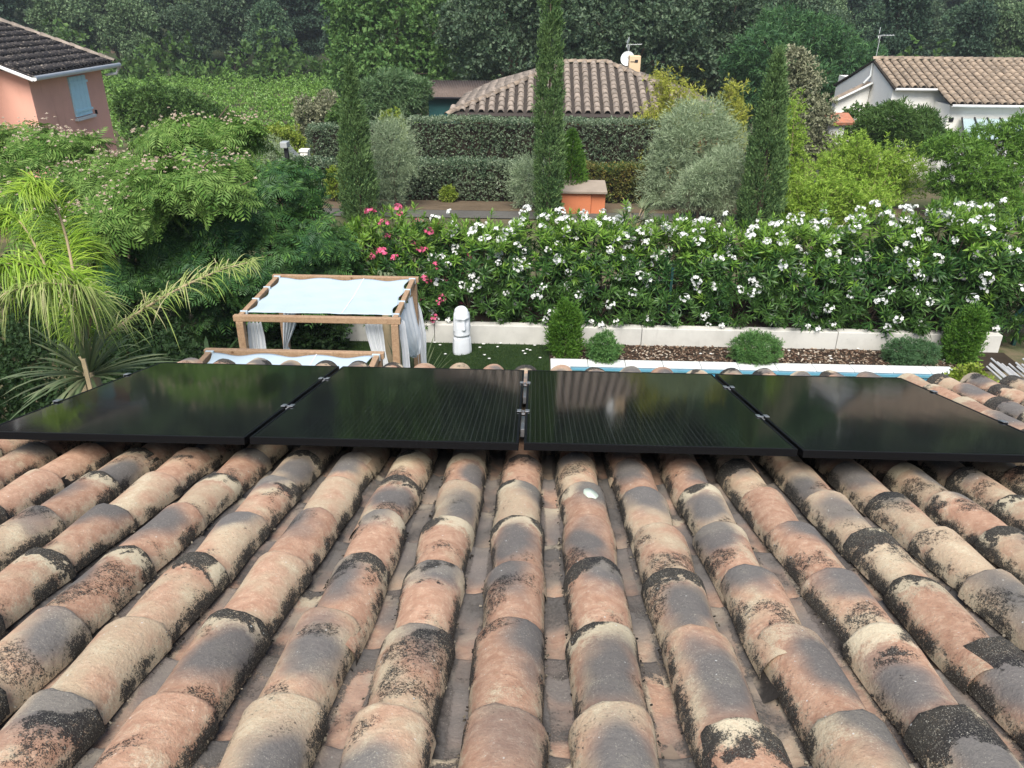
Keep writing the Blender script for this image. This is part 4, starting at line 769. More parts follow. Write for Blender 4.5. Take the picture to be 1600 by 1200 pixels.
# fan palm
p = W(992, 330, 20.6); t = thing('fan_palm', 'small pale green fan palm between the orange block and the olive bush', 'palm', (float(p[0]), 20.6, gz(20.6)))
r = np.random.default_rng(55); parts = []; pet = []
for i in range(15):
    a = i*2.4; el = r.uniform(.15, 1.3); d = np.array([math.cos(a)*math.cos(el), math.sin(a)*math.cos(el), math.sin(el)]); c = d*r.uniform(.35, .6)+np.array([0, 0, .25]); pet.append(tube([(0, 0, .1), c*.5+np.array([0, 0, .1]), c], [.012, .010, .008], 5)); x, y_, z = frames(d[None], np.array([[0, 0, 1.]])+.3*d[None])
    k = np.linspace(-1.9, 1.9, 22)[:, None]; D = y_*np.cos(k)+x*np.sin(k); parts.append(strips(np.tile(c, (22, 1)), D, .52*(.75+.25*np.cos(k[:, 0]/1.5)), .026, 3, .28, .5))
obj('fronds', npmesh('fronds', *cat(*parts), M['yucca']), t); obj('stems', npmesh('stems', *cat(*pet), M['palmwood']), t)
def hedge(label, pts, dep, ztop, n, seed, mat='hedge', s=.15, group='clipped hedges beyond the road'):
    # pts: (x0, y0)-(x1, y1) front line
    (x0, y0), (x1, y1) = pts; r = np.random.default_rng(seed); Ln = math.hypot(x1-x0, y1-y0); zb = gz((y0+y1)/2); t = thing('clipped_hedge', label, 'hedge', ((x0+x1)/2, (y0+y1)/2, zb), group, (0, 0, math.atan2(y1-y0, x1-x0))); h = ztop-zb
    q = r.uniform(0, 1, n); u = r.uniform(-Ln/2, Ln/2, n); fr = q < .5; tp = (q >= .5) & (q < .88); P = np.zeros((n, 3)); d = np.zeros((n, 3))
    P[fr] = np.stack([u[fr], r.uniform(-.02, .12, fr.sum()), h*r.uniform(0, 1, fr.sum())**.8], 1); d[fr] = (0, -1, .15); P[tp] = np.stack([u[tp], r.uniform(0, dep, tp.sum()), h-r.uniform(-.02, .10, tp.sum())], 1); d[tp] = (0, 0, 1)
    e = ~(fr | tp); P[e] = np.stack([np.sign(u[e])*Ln/2, r.uniform(0, dep, e.sum()), h*r.uniform(0, 1, e.sum())], 1); d[e] = np.stack([np.sign(u[e]), 0*u[e], .1+0*u[e]], 1)
    P[:, 2] += .025*np.sin(u*2.1+seed)+.018*np.sin(u*5.3); P[:, 1] += .05*np.sin(u*1.7+P[:, 2]*3)
    D = nrm(d+.75*r.normal(size=P.shape)+np.array([0, 0, .3])); X, Y, Z = frames(D, d+.6*r.normal(size=P.shape)); a = r.integers(0, 3, n)
    obj('foliage', npmesh('foliage', *cat(*[stamp(SP_BROAD[k], P[a == k], X[a == k], Y[a == k], Z[a == k], s*r.uniform(.6, 1.2, (a == k).sum())) for k in range(3)]), M[mat]), t)
    obj('twigs', npmesh('twigs', *box(-Ln/2+.12, Ln/2-.12, .2, dep-.1, 0, h-.2), M['soil']), t)
hedge('lower front clipped hedge along the verge behind the shorter cypress', ((-8.2, 25.6), (.35, 25.6)), .75, .80, 7000, 61)
hedge('short clipped hedge with reddish top behind the orange block', ((.95, 25.5), (3.9, 25.5)), .8, .75, 2900, 62, 'hedge_red')
hedge('taller rear clipped hedge in front of the middle house', ((-4.6, 29.2), (4.6, 29.2)), 1.0, 1.62, 9000, 63)
hedge('short rear stretch of clipped hedge beside the white gate', ((-8.1, 28.6), (-5.0, 28.9)), 1.0, 1.40, 3300, 64)

# orange block, gate, mailbox
a = W(877, 330, 23.4); bb = W(945, 330, 23.4); t = thing('meter_block', 'orange rendered block with sloping grey slab top behind the oleanders', 'block wall', (float(a[0]+bb[0])/2, 23.8, gz(23.6)))
wpart('wall', bevel_me('wall', [box(a[0], bb[0]-.42, 23.4, 24.3, gz(23.6)-.1, .42)], M['orange_wall'], .02), t); wpart('wall', bevel_me('wall', [box(bb[0]-.415, bb[0], 23.46, 24.3, gz(23.6)-.1, .42)], M['orange_wall'], .02), t)
wpart('cap_slab', bevel_me('cap_slab', [beam((a[0]+.62, 23.3, .44), (a[0]+.62, 24.4, .56), bb[0]-a[0]+.12, .07)], M['verge_cap'], .01), t)
g0 = W(446, 224, 27.2); g1 = W(470, 240, 28.2); g2 = W(478, 240, 28.2); zb = gz(27.6); t = thing('gate', 'pale gate wing of upright boards sweeping down to a beige pillar', 'gate', (float(g0[0]), 27.6, zb))
for k in range(8):
    q0, q1 = k/8+.008, (k+1)/8-.008; p0 = g0*(1-q0)+g1*q0; p1 = g0*(1-q1)+g1*q1; zt = g0[2]+.04-(g0[2]-g1[2]+.06)*(math.sin(q0*1.57)**1.3); zt1 = g0[2]+.04-(g0[2]-g1[2]+.06)*(math.sin(q1*1.57)**1.3)
    Vb = [(p0[0], p0[1], zb), (p1[0], p1[1], zb), (p1[0], p1[1], zt1), (p0[0], p0[1], zt)]; Vb += [(x+.03, y+.05, z) for x, y, z in Vb]; wpart('board', npmesh('board', Vb, [[0, 1, 2, 3], [5, 4, 7, 6], [0, 3, 7, 4], [1, 5, 6, 2], [3, 2, 6, 7], [0, 4, 5, 1]], M['coping']), t)
wpart('pillar', bevel_me('pillar', [box(g1[0], g1[0]+.26, 28.1, 28.4, zb, g1[2]+.06), box(g1[0]-.03, g1[0]+.29, 28.07, 28.43, g1[2]+.062, g1[2]+.15)], M['cream_wall'], .015), t)
m0 = W(443, 225, 25.3); t = thing('mailbox', 'grey mailbox on a black post beside the lower clipped hedge', 'mailbox', (float(m0[0]), 25.3, gz(25.3)))
wpart('post', bevel_me('post', [box(m0[0]-.02+.02, m0[0]+.12, 25.25, 25.37, gz(25.3), m0[2]-.1)], M['black'], .006), t); wpart('box', bevel_me('box', [box(m0[0]-.06, m0[0]+.16, 25.1, 25.45, m0[2]-.098, m0[2]+.08)], M['greymetal'], .02), t)

# fence by the pool end, cane roof, potted greenery
t = thing('wire_fence', 'dark green metal fence with angled post at the end of the white wall', 'fence', (8.75, 13.3, 0))
for x in (8.6, 10.4): wpart('post', bevel_me('post', [beam((x, 13.35, 0), (x+.02, 13.35, 1.25), .06, .06, (0, 1, 0))], M['greenmetal'], .006), t)
for z in (.42, .75, 1.08): wpart('rail', npmesh('rail', *beam((8.63, 13.35, z), (10.38, 13.35, z), .03, .03), M['greenmetal']), t)
wpart('brace', npmesh('brace', *beam((8.66, 13.3, .9), (8.25, 13.22, .36), .04, .04), M['greenmetal']), t)
t = thing('fence_post', 'thin dark green post standing among the oleander leaves near the middle round shrub', 'post', (float(W(1043, 500, 13.25)[0]), 13.25, .28)); obj('shaft', bevel_me('shaft', [box(-.022, .022, -.022, .022, 0, 1.05)], M['greenmetal'], .004), t); obj('cap', bevel_me('cap', [box(-.027, .027, -.027, .027, 1.052, 1.075)], M['greenmetal'], .004), t)
c0 = W(1552, 570, 9.6); t = thing('cane_roof', 'grey cane covered shelter roof beyond the bare roof tiles', 'shelter', (float(c0[0])+.6, 8.9, 0)); r = random.Random(4)
for k in range(34):
    x = c0[0] + k*.032; zt = c0[2]+.04*math.sin(k*.5)+r.uniform(-.02, .02); wpart('cane', npmesh('cane', *tube([(x-.10, 9.65+r.uniform(-.1, .06), zt), (x+.25, 8.4, zt-.30)], [.012, .014], 6), M['reed'], True), t)
for x in (c0[0]+.15, c0[0]+1.0): wpart('post', bevel_me('post', [box(x-.04, x+.04, 8.9, 8.98, 0, c0[2]-.24)], M['wood'], .006), t)
wpart('crossbar', bevel_me('crossbar', [box(c0[0]-.02, c0[0]+1.2, 8.90, 8.97, c0[2]-.238, c0[2]-.175)], M['wood'], .006), t)
p = W(1515, 588, 9.0); plant('leafy_shrub', 'yellow green leafy shrub poking up behind the roof edge beside the cane roof', 'shrub', (float(p[0]), 9.0, 0), [((0, 0, float(p[2])-.10), (.17, .17, .20)), ((.10, 0, float(p[2])-.16), (.17, .17, .18)), ((-.10, 0, float(p[2])-.18), (.16, .16, .17))], 420, SP_BROAD, .11, 'lime', None, (float(p[2])*.7, .03), 77, up=.9, shell=.4)

# ------------------------------------------------------------------ the neighbouring houses
def barrel(name, w, L, h, mat, k=7):
    th = np.linspace(0, math.pi, k); V = [(w/2*math.cos(a)*(1-.12*(1-q)), -L*(1-q), h*math.sin(a)*(1-.1*(1-q))+.25*h*q) for q in (0, 1) for a in th] + [(w/2*.8*math.cos(a), -.02, h*.8*math.sin(a)+.02) for a in th]
    F = [[i, i+1, k+i+1, k+i] for i in range(k-1)] + [[k+i, k+i+1, 2*k+i+1, 2*k+i] for i in range(k-1)]
    return npmesh(name, V, F, mat, True), np.array(V), np.array(F)
def slope_tiles(parent, O, e, d, width, length, sp, row, w, h, mats, single, clip=None, seed=1, maxn=290, name='tile'):
    """barrel tiles on a slope: O top corner at the ridge, e unit along the ridge, d unit down the slope (world); tiles sit under `parent`"""
    O, e, d = (np.array(v, float) for v in (O, e, d)); nn = nrm(np.cross(e, d)); nn = nn if nn[2] > 0 else -nn; r = random.Random(seed); x_ = np.cross(d, nn)
    me, tv, tf = barrel(name, w, row*1.15, h, mats); pl = np.array(parent.matrix_world.translation if parent.parent is None else (Vector(parent.location)+Vector(parent.parent.location))); cells = []
    ncol = int(width/sp); nrow = int(length/row)
    for i in range(ncol):
        for j in range(nrow):
            u = (i+.5)*sp; v = (j+1)*row
            if clip is None or clip(u, v): cells.append((u, v))
    rest = []
    for k, (u, v) in enumerate(cells):
        P = O + e*u + d*(v+r.uniform(-.02, .02)) + nn*(.01+r.uniform(0, .008)); R = np.stack([x_, d, nn], 1)
        if single and k < maxn:
            o = bpy.data.objects.new(name, me); COL.objects.link(o); o.parent = parent; o.matrix_basis = Matrix.Translation(Vector(P-pl)) @ Matrix(R.tolist()).to_4x4() @ Matrix.Rotation(r.gauss(0, .02), 4, 'Z')
        else: rest.append((P-pl + tv@R.T, tf))
    if rest: kind(obj('roof_tiles', npmesh('roof_tiles', *cat(*rest), mats, True), parent), 'stuff')
def quad(pts, mat, th=.08):
    P = np.array(pts, float); n_ = nrm(np.cross(P[1]-P[0], P[2]-P[0])); n_ = n_ if n_[2] > 0 else -n_; V = np.concatenate([P, P-n_*th]); m = len(P)
    return V, np.array([list(range(4)), [7, 6, 5, 4]] + [[i, (i+1) % 4, 4+(i+1) % 4, 4+i] for i in range(4)]) if m == 4 else None
def ridge_caps(parent, a, b, r_, mat, step=.42, name='ridge_tile'):
    a, b = np.array(a, float), np.array(b, float); L = np.linalg.norm(b-a); d = (b-a)/L; n_ = int(L/step); pl = np.array(Vector(parent.location)+Vector(parent.parent.location))
    x = nrm(np.cross(d, [0, 0, 1.])); z = np.cross(x, d); me, tv, tf = barrel(name, r_*2, step*1.12, r_*.8, mat)
    for k in range(n_):
        o = bpy.data.objects.new(name, me); COL.objects.link(o); o.parent = parent; P = a+d*(k+1)*L/n_-pl; o.matrix_basis = Matrix.Translation(Vector(P)) @ Matrix(np.stack([x, d, z], 1).tolist()).to_4x4()
# middle house with hipped roof
ex0, ex1, ey0, ey1, ze, zr = -3.75, 8.05, 34.0, 44.0, 1.20, 2.93; rx0, rx1, ry = 1.24, 3.06, 39.0; zg = gz(36)
t = thing('hipped_house', 'middle house with hipped clay tile roof and chimney beyond the clipped hedges', 'house', (2, 39, zg))
wpart('wall', bevel_me('wall', [box(ex0+.5, ex1-.5, ey0+.5, ey1-.5, zg-.2, ze-.05)], M['orange_wall'], .01), t)
def roof_shell(faces, mat): V, F = [], []; return cat(*[quad(f, None) for f in faces])
fs = [[(ex0, ey0, ze), (ex1, ey0, ze), (rx1, ry, zr), (rx0, ry, zr)], [(ex1, ey1, ze), (ex0, ey1, ze), (rx0, ry, zr), (rx1, ry, zr)]]; tri = [[(ex0, ey1, ze), (ex0, ey0, ze), (rx0, ry, zr), (rx0, ry+.01, zr)], [(ex1, ey0, ze), (ex1, ey1, ze), (rx1, ry+.01, zr), (rx1, ry, zr)]]
rf = obj('roof', npmesh('roof', *[(lambda v: v[0]-np.array(t.location))(cat(*[quad(f, None) for f in fs+tri])), cat(*[quad(f, None) for f in fs+tri])[1]], M['valley_shade']), t)
sl = math.hypot(5, zr-ze); dn = np.array([0, -5, -(zr-ze)])/sl
slope_tiles(rf, (ex0, ry, zr), (1, 0, 0), dn, ex1-ex0, sl+.06, .40, .42, .28, .13, M['far_tile'], True, lambda u, v: (u > (rx0-ex0)*(1-v/sl)-.05) and (u < (ex1-ex0)-(ex1-rx1)*(1-v/sl)+.05), 3, 298)
sl2 = math.hypot(rx0-ex0, zr-ze); slope_tiles(rf, (rx0, ey1, zr), (0, -1, 0), np.array([-(rx0-ex0), 0, -(zr-ze)])/sl2, 10, sl2, .40, .42, .28, .12, M['far_tile'], False, lambda u, v: (u > 5*(1-v/sl2)) and (u < 10-5*(1-v/sl2)), 4)
sl3 = math.hypot(ex1-rx1, zr-ze); slope_tiles(rf, (rx1, ey0, zr), (0, 1, 0), np.array([(ex1-rx1), 0, -(zr-ze)])/sl3, 10, sl3, .40, .42, .28, .12, M['far_tile'], False, lambda u, v: (u > 5*(1-v/sl3)) and (u < 10-5*(1-v/sl3)), 5)
up = np.array([0, 0, .03])
for a_, b_ in (((ex0, ey0, ze), (rx0, ry, zr)), ((ex1, ey0, ze), (rx1, ry, zr)), ((rx0, ry, zr), (rx1, ry, zr))): ridge_caps(rf, np.array(a_)+up, np.array(b_)+up, .15, M['far_tile_b'])
wpart('fascia', bevel_me('fascia', [box(ex0+.05, ex1-.05, ey0+.06, ey0+.16, ze-.20, ze-.07)], M['beige_wall'], .01), t)
for k in range(9):
    x = ex0+1.0+k*1.2; wpart('rafter_end', npmesh('rafter_end', *box(x, x+.12, ey0+.18, ey0+.48, ze-.30, ze-.17)), t).data.materials.append(M['wood'])
ch = W(990, 118, 39.6); c = obj('chimney', bevel_me('chimney', [box(-.27, .25, -.3, .3, -.35, .86)], M['beige_wall'], .03), rf, tuple(ch-np.array(t.location))); c.data.transform(Matrix.Identity(4))
wpart('chimney_opening', npmesh('chimney_opening', *box(ch[0]-.02, ch[0]+.12, ch[1]-.315, ch[1]-.302, ch[2]+.58, ch[2]+.70), M['black']), t)
wpart('chimney_slot', npmesh('chimney_slot', *box(ch[0]-.22, ch[0]-.02, ch[1]-.315, ch[1]-.302, ch[2]+.60, ch[2]+.63), M['black']), t)
dc = W(981, 92, 40.2); d_ = thing('satellite_dish', 'round white satellite dish mounted behind the chimney of the middle house', 'satellite dish', tuple(dc))
prof = [(.001, 0), (.12, .012), (.22, .04), (.32, .085), (.325, .088)]; V, F = lathe(prof, 28); e = obj('reflector', npmesh('reflector', V, F, M['dish'], True), d_, (0, 0, 0), (rad(78), 0, rad(-18))); sm = e.modifiers.new('t', 'SOLIDIFY'); sm.thickness = .015
obj('arm', npmesh('arm', *tube([(0, .02, -.3), (.05, -.35, -.25), (.05, -.45, 0)], .012, 5), M['greymetal']), d_)
an = W(984, 72, 40.3); t2 = thing('antenna', 'thin television antenna above the satellite dish on the middle house', 'antenna', tuple(W(981, 92, 40.35)))
def yagi(t2, L0, hgt, boom, els, tilt=0):
    obj('mast', npmesh('mast', *tube([(0, 0, -L0), (.03, 0, hgt)], .018, 6), M['greymetal']), t2); obj('boom', npmesh('boom', *tube([(-.12, 0, hgt-.02), (boom, 0, hgt+.02)], .013, 5), M['greymetal']), t2)
    for k in range(els): x = .08+(boom-.1)*k/(els-1); obj('element', npmesh('element', *tube([(x, -.2+.1*k/els, hgt+.06*(k % 2)), (x+.03, .2-.1*k/els, hgt+.03)], .009, 4), M['greymetal']), t2)
    for s in (-1, 1): obj('reflector', npmesh('reflector', *beam((-.10, -.16, hgt+.03*s), (-.02+.05, .16, hgt+.26*s), .02, .16), M['greymetal']), t2)
yagi(t2, .5, .62, .62, 6)
# shed behind it
s0 = W(662, 151, 40); s1 = W(757, 151, 40); t = thing('shed', 'teal shed with brown corrugated roof beside the middle house', 'shed', (float(s0[0]+s1[0])/2, 41, gz(41))); n_ = 40; xs = np.linspace(s0[0], s1[0]+.4, n_*4+1); V = []
for y, z in ((39.9, s0[2]), (42.3, s0[2]+.55)): V += [(x, y, z+.03*math.sin(k*math.pi/2)) for k, x in enumerate(xs)]
m_ = len(xs); e = wpart('roof', npmesh('roof', V, [[i, i+1, m_+i+1, m_+i] for i in range(m_-1)], M['rust_roof'], True), t); e.modifiers.new('t', 'SOLIDIFY').thickness = .03
wpart('wall', bevel_me('wall', [box(s0[0]+.2, s1[0], 40.2, 42.1, gz(41)-.3, s0[2]-.05)], M['teal'], .01), t); wpart('gutter', npmesh('gutter', *tube([(s0[0], 39.82, s0[2]-.04), (s1[0]+.3, 39.82, s0[2]-.04)], .05, 8), M['black'], True), t)
# white house at the far side
gx, rY, rZ, k_ = 14.72, 38.0, 3.24, .317; X1 = 24.5; zg = gz(36); t = thing('white_house', 'cream house with long clay tile roof and television antenna at its gable', 'house', (18, 37, zg)); zr_ = lambda y: rZ-k_*abs(rY-y)
Ya, Yb, Yk, xs_ = 35.2, 33.75, 42.5, float(W(1467, 150, 35)[0])
wpart('wall', npmesh('wall', *cat(box(gx+.06, X1, Ya+.25, Yk-.3, zg-.3, zr_(Ya)-.06), box(xs_+.1, X1, Yb+.3, Ya+.26, zg-.3, zr_(Yb)-.06)), M['cream_wall']), t)
Vg = [(gx, Ya+.2, zg), (gx, Yk-.3, zg), (gx, Yk-.3, zr_(Yk)-.1), (gx, rY, rZ-.07), (gx, Ya+.2, zr_(Ya)-.1)]; Vg += [(x+.2, y, z) for x, y, z in Vg]; me = bpy.data.meshes.new('gable_wall'); me.from_pydata([tuple(v) for v in Vg], [], [[0, 1, 2, 3, 4], [9, 8, 7, 6, 5]] + [[i, 5+i, 5+(i+1) % 5, (i+1) % 5] for i in range(5)]); me.materials.append(M['cream_wall']); wpart('gable_wall', me, t)
rf = obj('roof', npmesh('roof', (lambda q: q[0]-np.array(t.location))(cat(quad([(gx-.05, Ya, zr_(Ya)), (X1, Ya, zr_(Ya)), (X1, rY, rZ), (gx-.05, rY, rZ)], None), quad([(xs_, Yb, zr_(Yb)), (X1, Yb, zr_(Yb)), (X1, Ya, zr_(Ya)), (xs_, Ya, zr_(Ya))], None), quad([(X1, Yk, zr_(Yk)), (gx-.05, Yk, zr_(Yk)), (gx-.05, rY, rZ), (X1, rY, rZ)], None))), cat(quad([(0, 0, 0)]*4, None), quad([(0, 0, 0)]*4, None), quad([(0, 0, 0)]*4, None))[1], M['valley_shade']), t)
dn = np.array([0, -1, -k_])/math.hypot(1, k_); lA, lB = (rY-Ya)*math.hypot(1, k_), (rY-Yb)*math.hypot(1, k_)
slope_tiles(rf, (gx-.05, rY, rZ), (1, 0, 0), dn, 9.4, lB+.05, .335, .375, .24, .11, M['far_tile_b'], True, lambda u, v: v < lA+.08 or u > xs_-gx-.05, 7, 298)
ridge_caps(rf, (gx-.05, rY, rZ+.05), (X1, rY, rZ+.05), .14, M['far_tile_b'])
wpart('gutter', npmesh('gutter', *tube([(xs_, Yb-.07, zr_(Yb)-.05), (X1, Yb-.07, zr_(Yb)-.05)], .055, 8), M['white_paint'], True), t); wpart('gutter', npmesh('gutter', *tube([(gx, Ya-.07, zr_(Ya)-.05), (xs_, Ya-.07, zr_(Ya)-.05)], .055, 8), M['white_paint'], True), t)
wpart('downpipe', npmesh('downpipe', *tube([(gx-.06, 38.0, 3.1), (gx-.07, 37.9, 2.6), (gx-.4, 37.7, 2.3)], .05, 8), M['coping'], True), t)
v0 = W(1486, 187, Yb+.29); wpart('vent', bevel_me('vent', [box(v0[0]-.09, v0[0]+.09, Yb+.26, Yb+.297, v0[2]-.08, v0[2]+.08)], M['black'], .006), t)
# lean-to on its gable
t = thing('lean_to', 'low lean-to with sloping roof against the gable of the cream house', 'lean-to', (13.9, 39, zg)); Vq = [(13.15, 37.6, 1.55), (gx-.02, 37.6, 2.35), (gx-.02, 38.3, 2.35), (13.15, 38.3, 1.55)]
wpart('roof', npmesh('roof', *quad(Vq, None), M['far_tile_b']), t); Vq2 = [(13.3, 37.8, zg-.2), (gx-.03, 37.8, zg-.2), (gx-.03, 37.8, 2.24), (13.3, 37.8, 1.5)]; Vq2 += [(x, 38.25, z) for x, y, z in Vq2]
wpart('wall', npmesh('wall', Vq2, [[0, 1, 2, 3], [7, 6, 5, 4], [0, 3, 7, 4], [1, 5, 6, 2]], M['cream_wall']), t); wpart('gutter', npmesh('gutter', *tube([(13.1, 37.55, 1.52), (gx-.05, 37.55, 2.33)], .05, 8), M['coping'], True), t)
t2 = thing('antenna', 'tall television antenna on the gable end of the cream house', 'antenna', tuple(W(1366, 100, 38.2))); yagi(t2, .8, 1.15, .62, 9)
# small white outbuilding with red roof
o0 = W(1297, 190, 31.5); t = thing('outbuilding', 'small white outbuilding with red tiled roof beside the peach tree', 'outbuilding', (float(o0[0])+.6, 32.2, gz(32)))
wpart('wall', bevel_me('wall', [box(o0[0]+.06, o0[0]+.62, 31.6, 32.3, gz(32)-.2, o0[2]-.06)], M['white_paint'], .01), t); e = wpart('roof', npmesh('roof', *quad([(o0[0]-.05, 31.35, o0[2]-.02), (o0[0]+.95, 31.45, o0[2]-.02), (o0[0]+.95, 32.4, o0[2]+.22), (o0[0]-.05, 32.4, o0[2]+.22)], None, .1), M['red_tile']), t)
# glazed veranda
q0 = W(1490, 200, 32.6); q1 = W(1562, 184, 33.3); t = thing('veranda', 'pale glazed veranda roof with dark bars against the cream house wall', 'veranda', (float(q0[0])+1, 32, zg)); A = np.array([q0[0], 31.6, q0[2]-.30]); B = np.array([q0[0]+3.4, 31.6, q0[2]-.30]); C_ = np.array([q0[0]+3.4, 33.95, q0[2]+.20]); D_ = np.array([q0[0]+.9, 33.95, q0[2]+.20])
for k in range(5):
    a_, b_ = k/5+.006, (k+1)/5-.006; wpart('pane', npmesh('pane', *quad([A+(B-A)*a_, A+(B-A)*b_, D_+(C_-D_)*b_, D_+(C_-D_)*a_], None, .015), M['glazing']), t)
for k in range(6): q = k/5; wpart('bar', npmesh('bar', *beam(A+(B-A)*q+np.array([0, 0, .03]), D_+(C_-D_)*q+np.array([0, 0, .03]), .05, .05), M['black']), t)
wpart('front_rail', npmesh('front_rail', *beam(A-np.array([.05, .04, 0]), B+np.array([.05, -.04, 0]), .06, .08), M['black']), t)
for k in (0, .5, 1.): P = A+(B-A)*k; wpart('post', npmesh('post', *box(P[0]-.04, P[0]+.04, P[1]-.0, P[1]+.07, zg-.2, P[2]-.05), M['white_paint']), t)
# pink house
A = np.array([-12.5, 20.5, 3.72]); Rr = np.array([-12.62, 24.9, 3.72]); e1 = nrm(Rr-A); e2 = np.array([-e1[1], e1[0], 0.]); ln = float(np.linalg.norm(Rr-A)); pit = math.tan(rad(19)); zg = gz(22); t = thing('pink_house', 'pink rendered house with pale blue shutter and blackened tile roof', 'house', tuple(A*[1, 1, 0]+np.array([0, 0, zg])))
def hp(u, v, z): return A + e1*u + e2*v + np.array([0, 0, z])
def prism(u0, u1, v0, v1, z0, z1, z2=None):
    z2 = z1 if z2 is None else z2; V = np.array([hp(u, v, z) for u in (u0, u1) for v, zz in ((v0, z1), (v1, z2)) for z in (z0, zz)]); return V, BOXF
depth = 7.5
wpart('wall', bevel_me('wall', [prism(.28, ln-.28, .30, depth, zg-4.2, -.12, -.12+pit*(depth-.3))], M['pink_wall'], .01), t)
wpart('side_wing', bevel_me('side_wing', [prism(-1.9, .27, 1.6, depth, zg-4.2, .18, .18+pit*(depth-1.6))], M['pink_wall'], .01), t)
roofV = lambda u0, u1, v0, v1, dz: quad([hp(u0, v0, dz+pit*v0), hp(u1, v0, dz+pit*v0), hp(u1, v1, dz+pit*v1), hp(u0, v1, dz+pit*v1)], None, .10)
q_ = cat(roofV(0, ln, 0, depth, 0), roofV(-2.1, -.01, 1.35, depth, .02)); rf = obj('roof', npmesh('roof', q_[0]-np.array(t.location), q_[1], M['dark_tile']), t)
dn = -(e2+np.array([0, 0, pit])); dl = np.linalg.norm(dn); dn = dn/dl
slope_tiles(rf, hp(0, depth, pit*depth), e1, dn, ln, depth*dl+.05, .20, .36, .17, .055, M['dark_tile'], True, lambda u, v: True, 9, 295)
slope_tiles(rf, hp(-2.1, depth, .02+pit*depth), e1, dn, 2.1, (depth-1.35)*dl+.05, .20, .36, .17, .055, M['dark_tile'], False, None, 10)
ridge_caps(rf, hp(ln-.02, 0, .05), hp(ln-.02, depth, .05+pit*depth), .10, M['far_tile'], .4, 'verge_tile')
gv = lambda pts, r_=.06: npmesh('gutter', *tube(pts, r_, 8), M['white_paint'], True)
wpart('gutter', gv([hp(-.12, -.09, -.06), hp(ln+.12, -.09, -.06)]), t); wpart('downpipe', gv([hp(-.10, -.05, -.10), hp(-.12, .6, .16), hp(-.13, 1.2, .42), hp(-.14, 1.26, .62)], .045), t); wpart('gutter', gv([hp(-2.1, 1.26, .40), hp(.12, 1.26, .40)]), t); wpart('downpipe', gv([hp(ln+.10, -.08, -.12), hp(ln+.12, .05, -.3), hp(ln-.2, .22, -.32)], .04), t)
sc_ = [W(104, 120, 22), W(130, 116, 22)]
def onwall(px, py, off=.0):                      # point on the plane of the facade
    d = _f*FOC+_r*(px-800)-_u*(py-600); nn = e2; P0 = A+e2*(.30-off); return CAMP+d*((P0-CAMP)@nn)/(d@nn)
c1, c2, c3 = onwall(104, 121), onwall(130, 117), onwall(119, 183); u0, u1 = float((c1-A)@e1), float((c2-A)@e1); zt, zb_ = float(c1[2]), float(c3[2]); sh = thing
for k in range(4):
    a_, b_ = u0+(u1-u0)*k/4+.006, u0+(u1-u0)*(k+1)/4-.006; V = np.array([A*[1, 1, 0]+e1*u+e2*v+np.array([0, 0, z]) for u in (a_, b_) for v in (.255, .297) for z in (zb_, zt)]); wpart('shutter_board', npmesh('shutter_board', V, BOXF, M['shutter']), t)
for z in (zb_+.14, zt-.16): V = np.array([A*[1, 1, 0]+e1*u+e2*v+np.array([0, 0, zz]) for u in (u0, u1+.05) for v in (.235, .252) for zz in (z-.03, z+.03)]); wpart('shutter_batten', npmesh('shutter_batten', V, BOXF, M['shutter']), t)
V = np.array([A*[1, 1, 0]+e1*u+e2*v+np.array([0, 0, z]) for u in (u0-.05, u1+.08) for v in (.20, .297) for z in (zb_-.10, zb_-.03)]); wpart('sill', npmesh('sill', V, BOXF, M['coping']), t)
V = np.array([A*[1, 1, 0]+e1*u+e2*v+np.array([0, 0, z]) for u in (u1+.22, u1+.25) for v in (.24, .297) for z in (zb_-.05, zb_+.06)]); wpart('shutter_catch', npmesh('shutter_catch', V, BOXF, M['black']), t)

# ------------------------------------------------------------------ vines, trees in the middle distance, the wood
r = np.random.default_rng(7); Ps = []
for y in np.arange(43.5, 74, 3.0):
    x0, x1 = -9-.42*y, -7.5 + (y-45)*.02; m = int((x1-x0)*46); x = r.uniform(x0, x1, m); a = r.uniform(0, 3.14, m); hh = .95+.34*np.sin(x*1.1+y*3)+.30*np.sin(x*2.9+y*1.7)
    Ps.append(np.stack([x, y+.34*np.cos(a)*r.uniform(.6, 1.1, m), np.array([gz(q) for q in np.full(m, y)])+.35+hh*np.sin(a)*r.uniform(.75, 1.15, m)], 1))
P = np.concatenate(Ps); D = nrm(r.normal(size=P.shape)+np.array([0, -.3, .7])); X, Y, Z = frames(D, r.normal(size=P.shape)+np.array([0, -.3, 1])); a = r.integers(0, 3, len(P))
kind(obj('vineyard', npmesh('vineyard', *cat(*[stamp(SP_BROAD[k], P[a == k], X[a == k], Y[a == k], Z[a == k], r.uniform(.22, .44, (a == k).sum())) for k in range(3)]), M['vine'])), 'stuff')
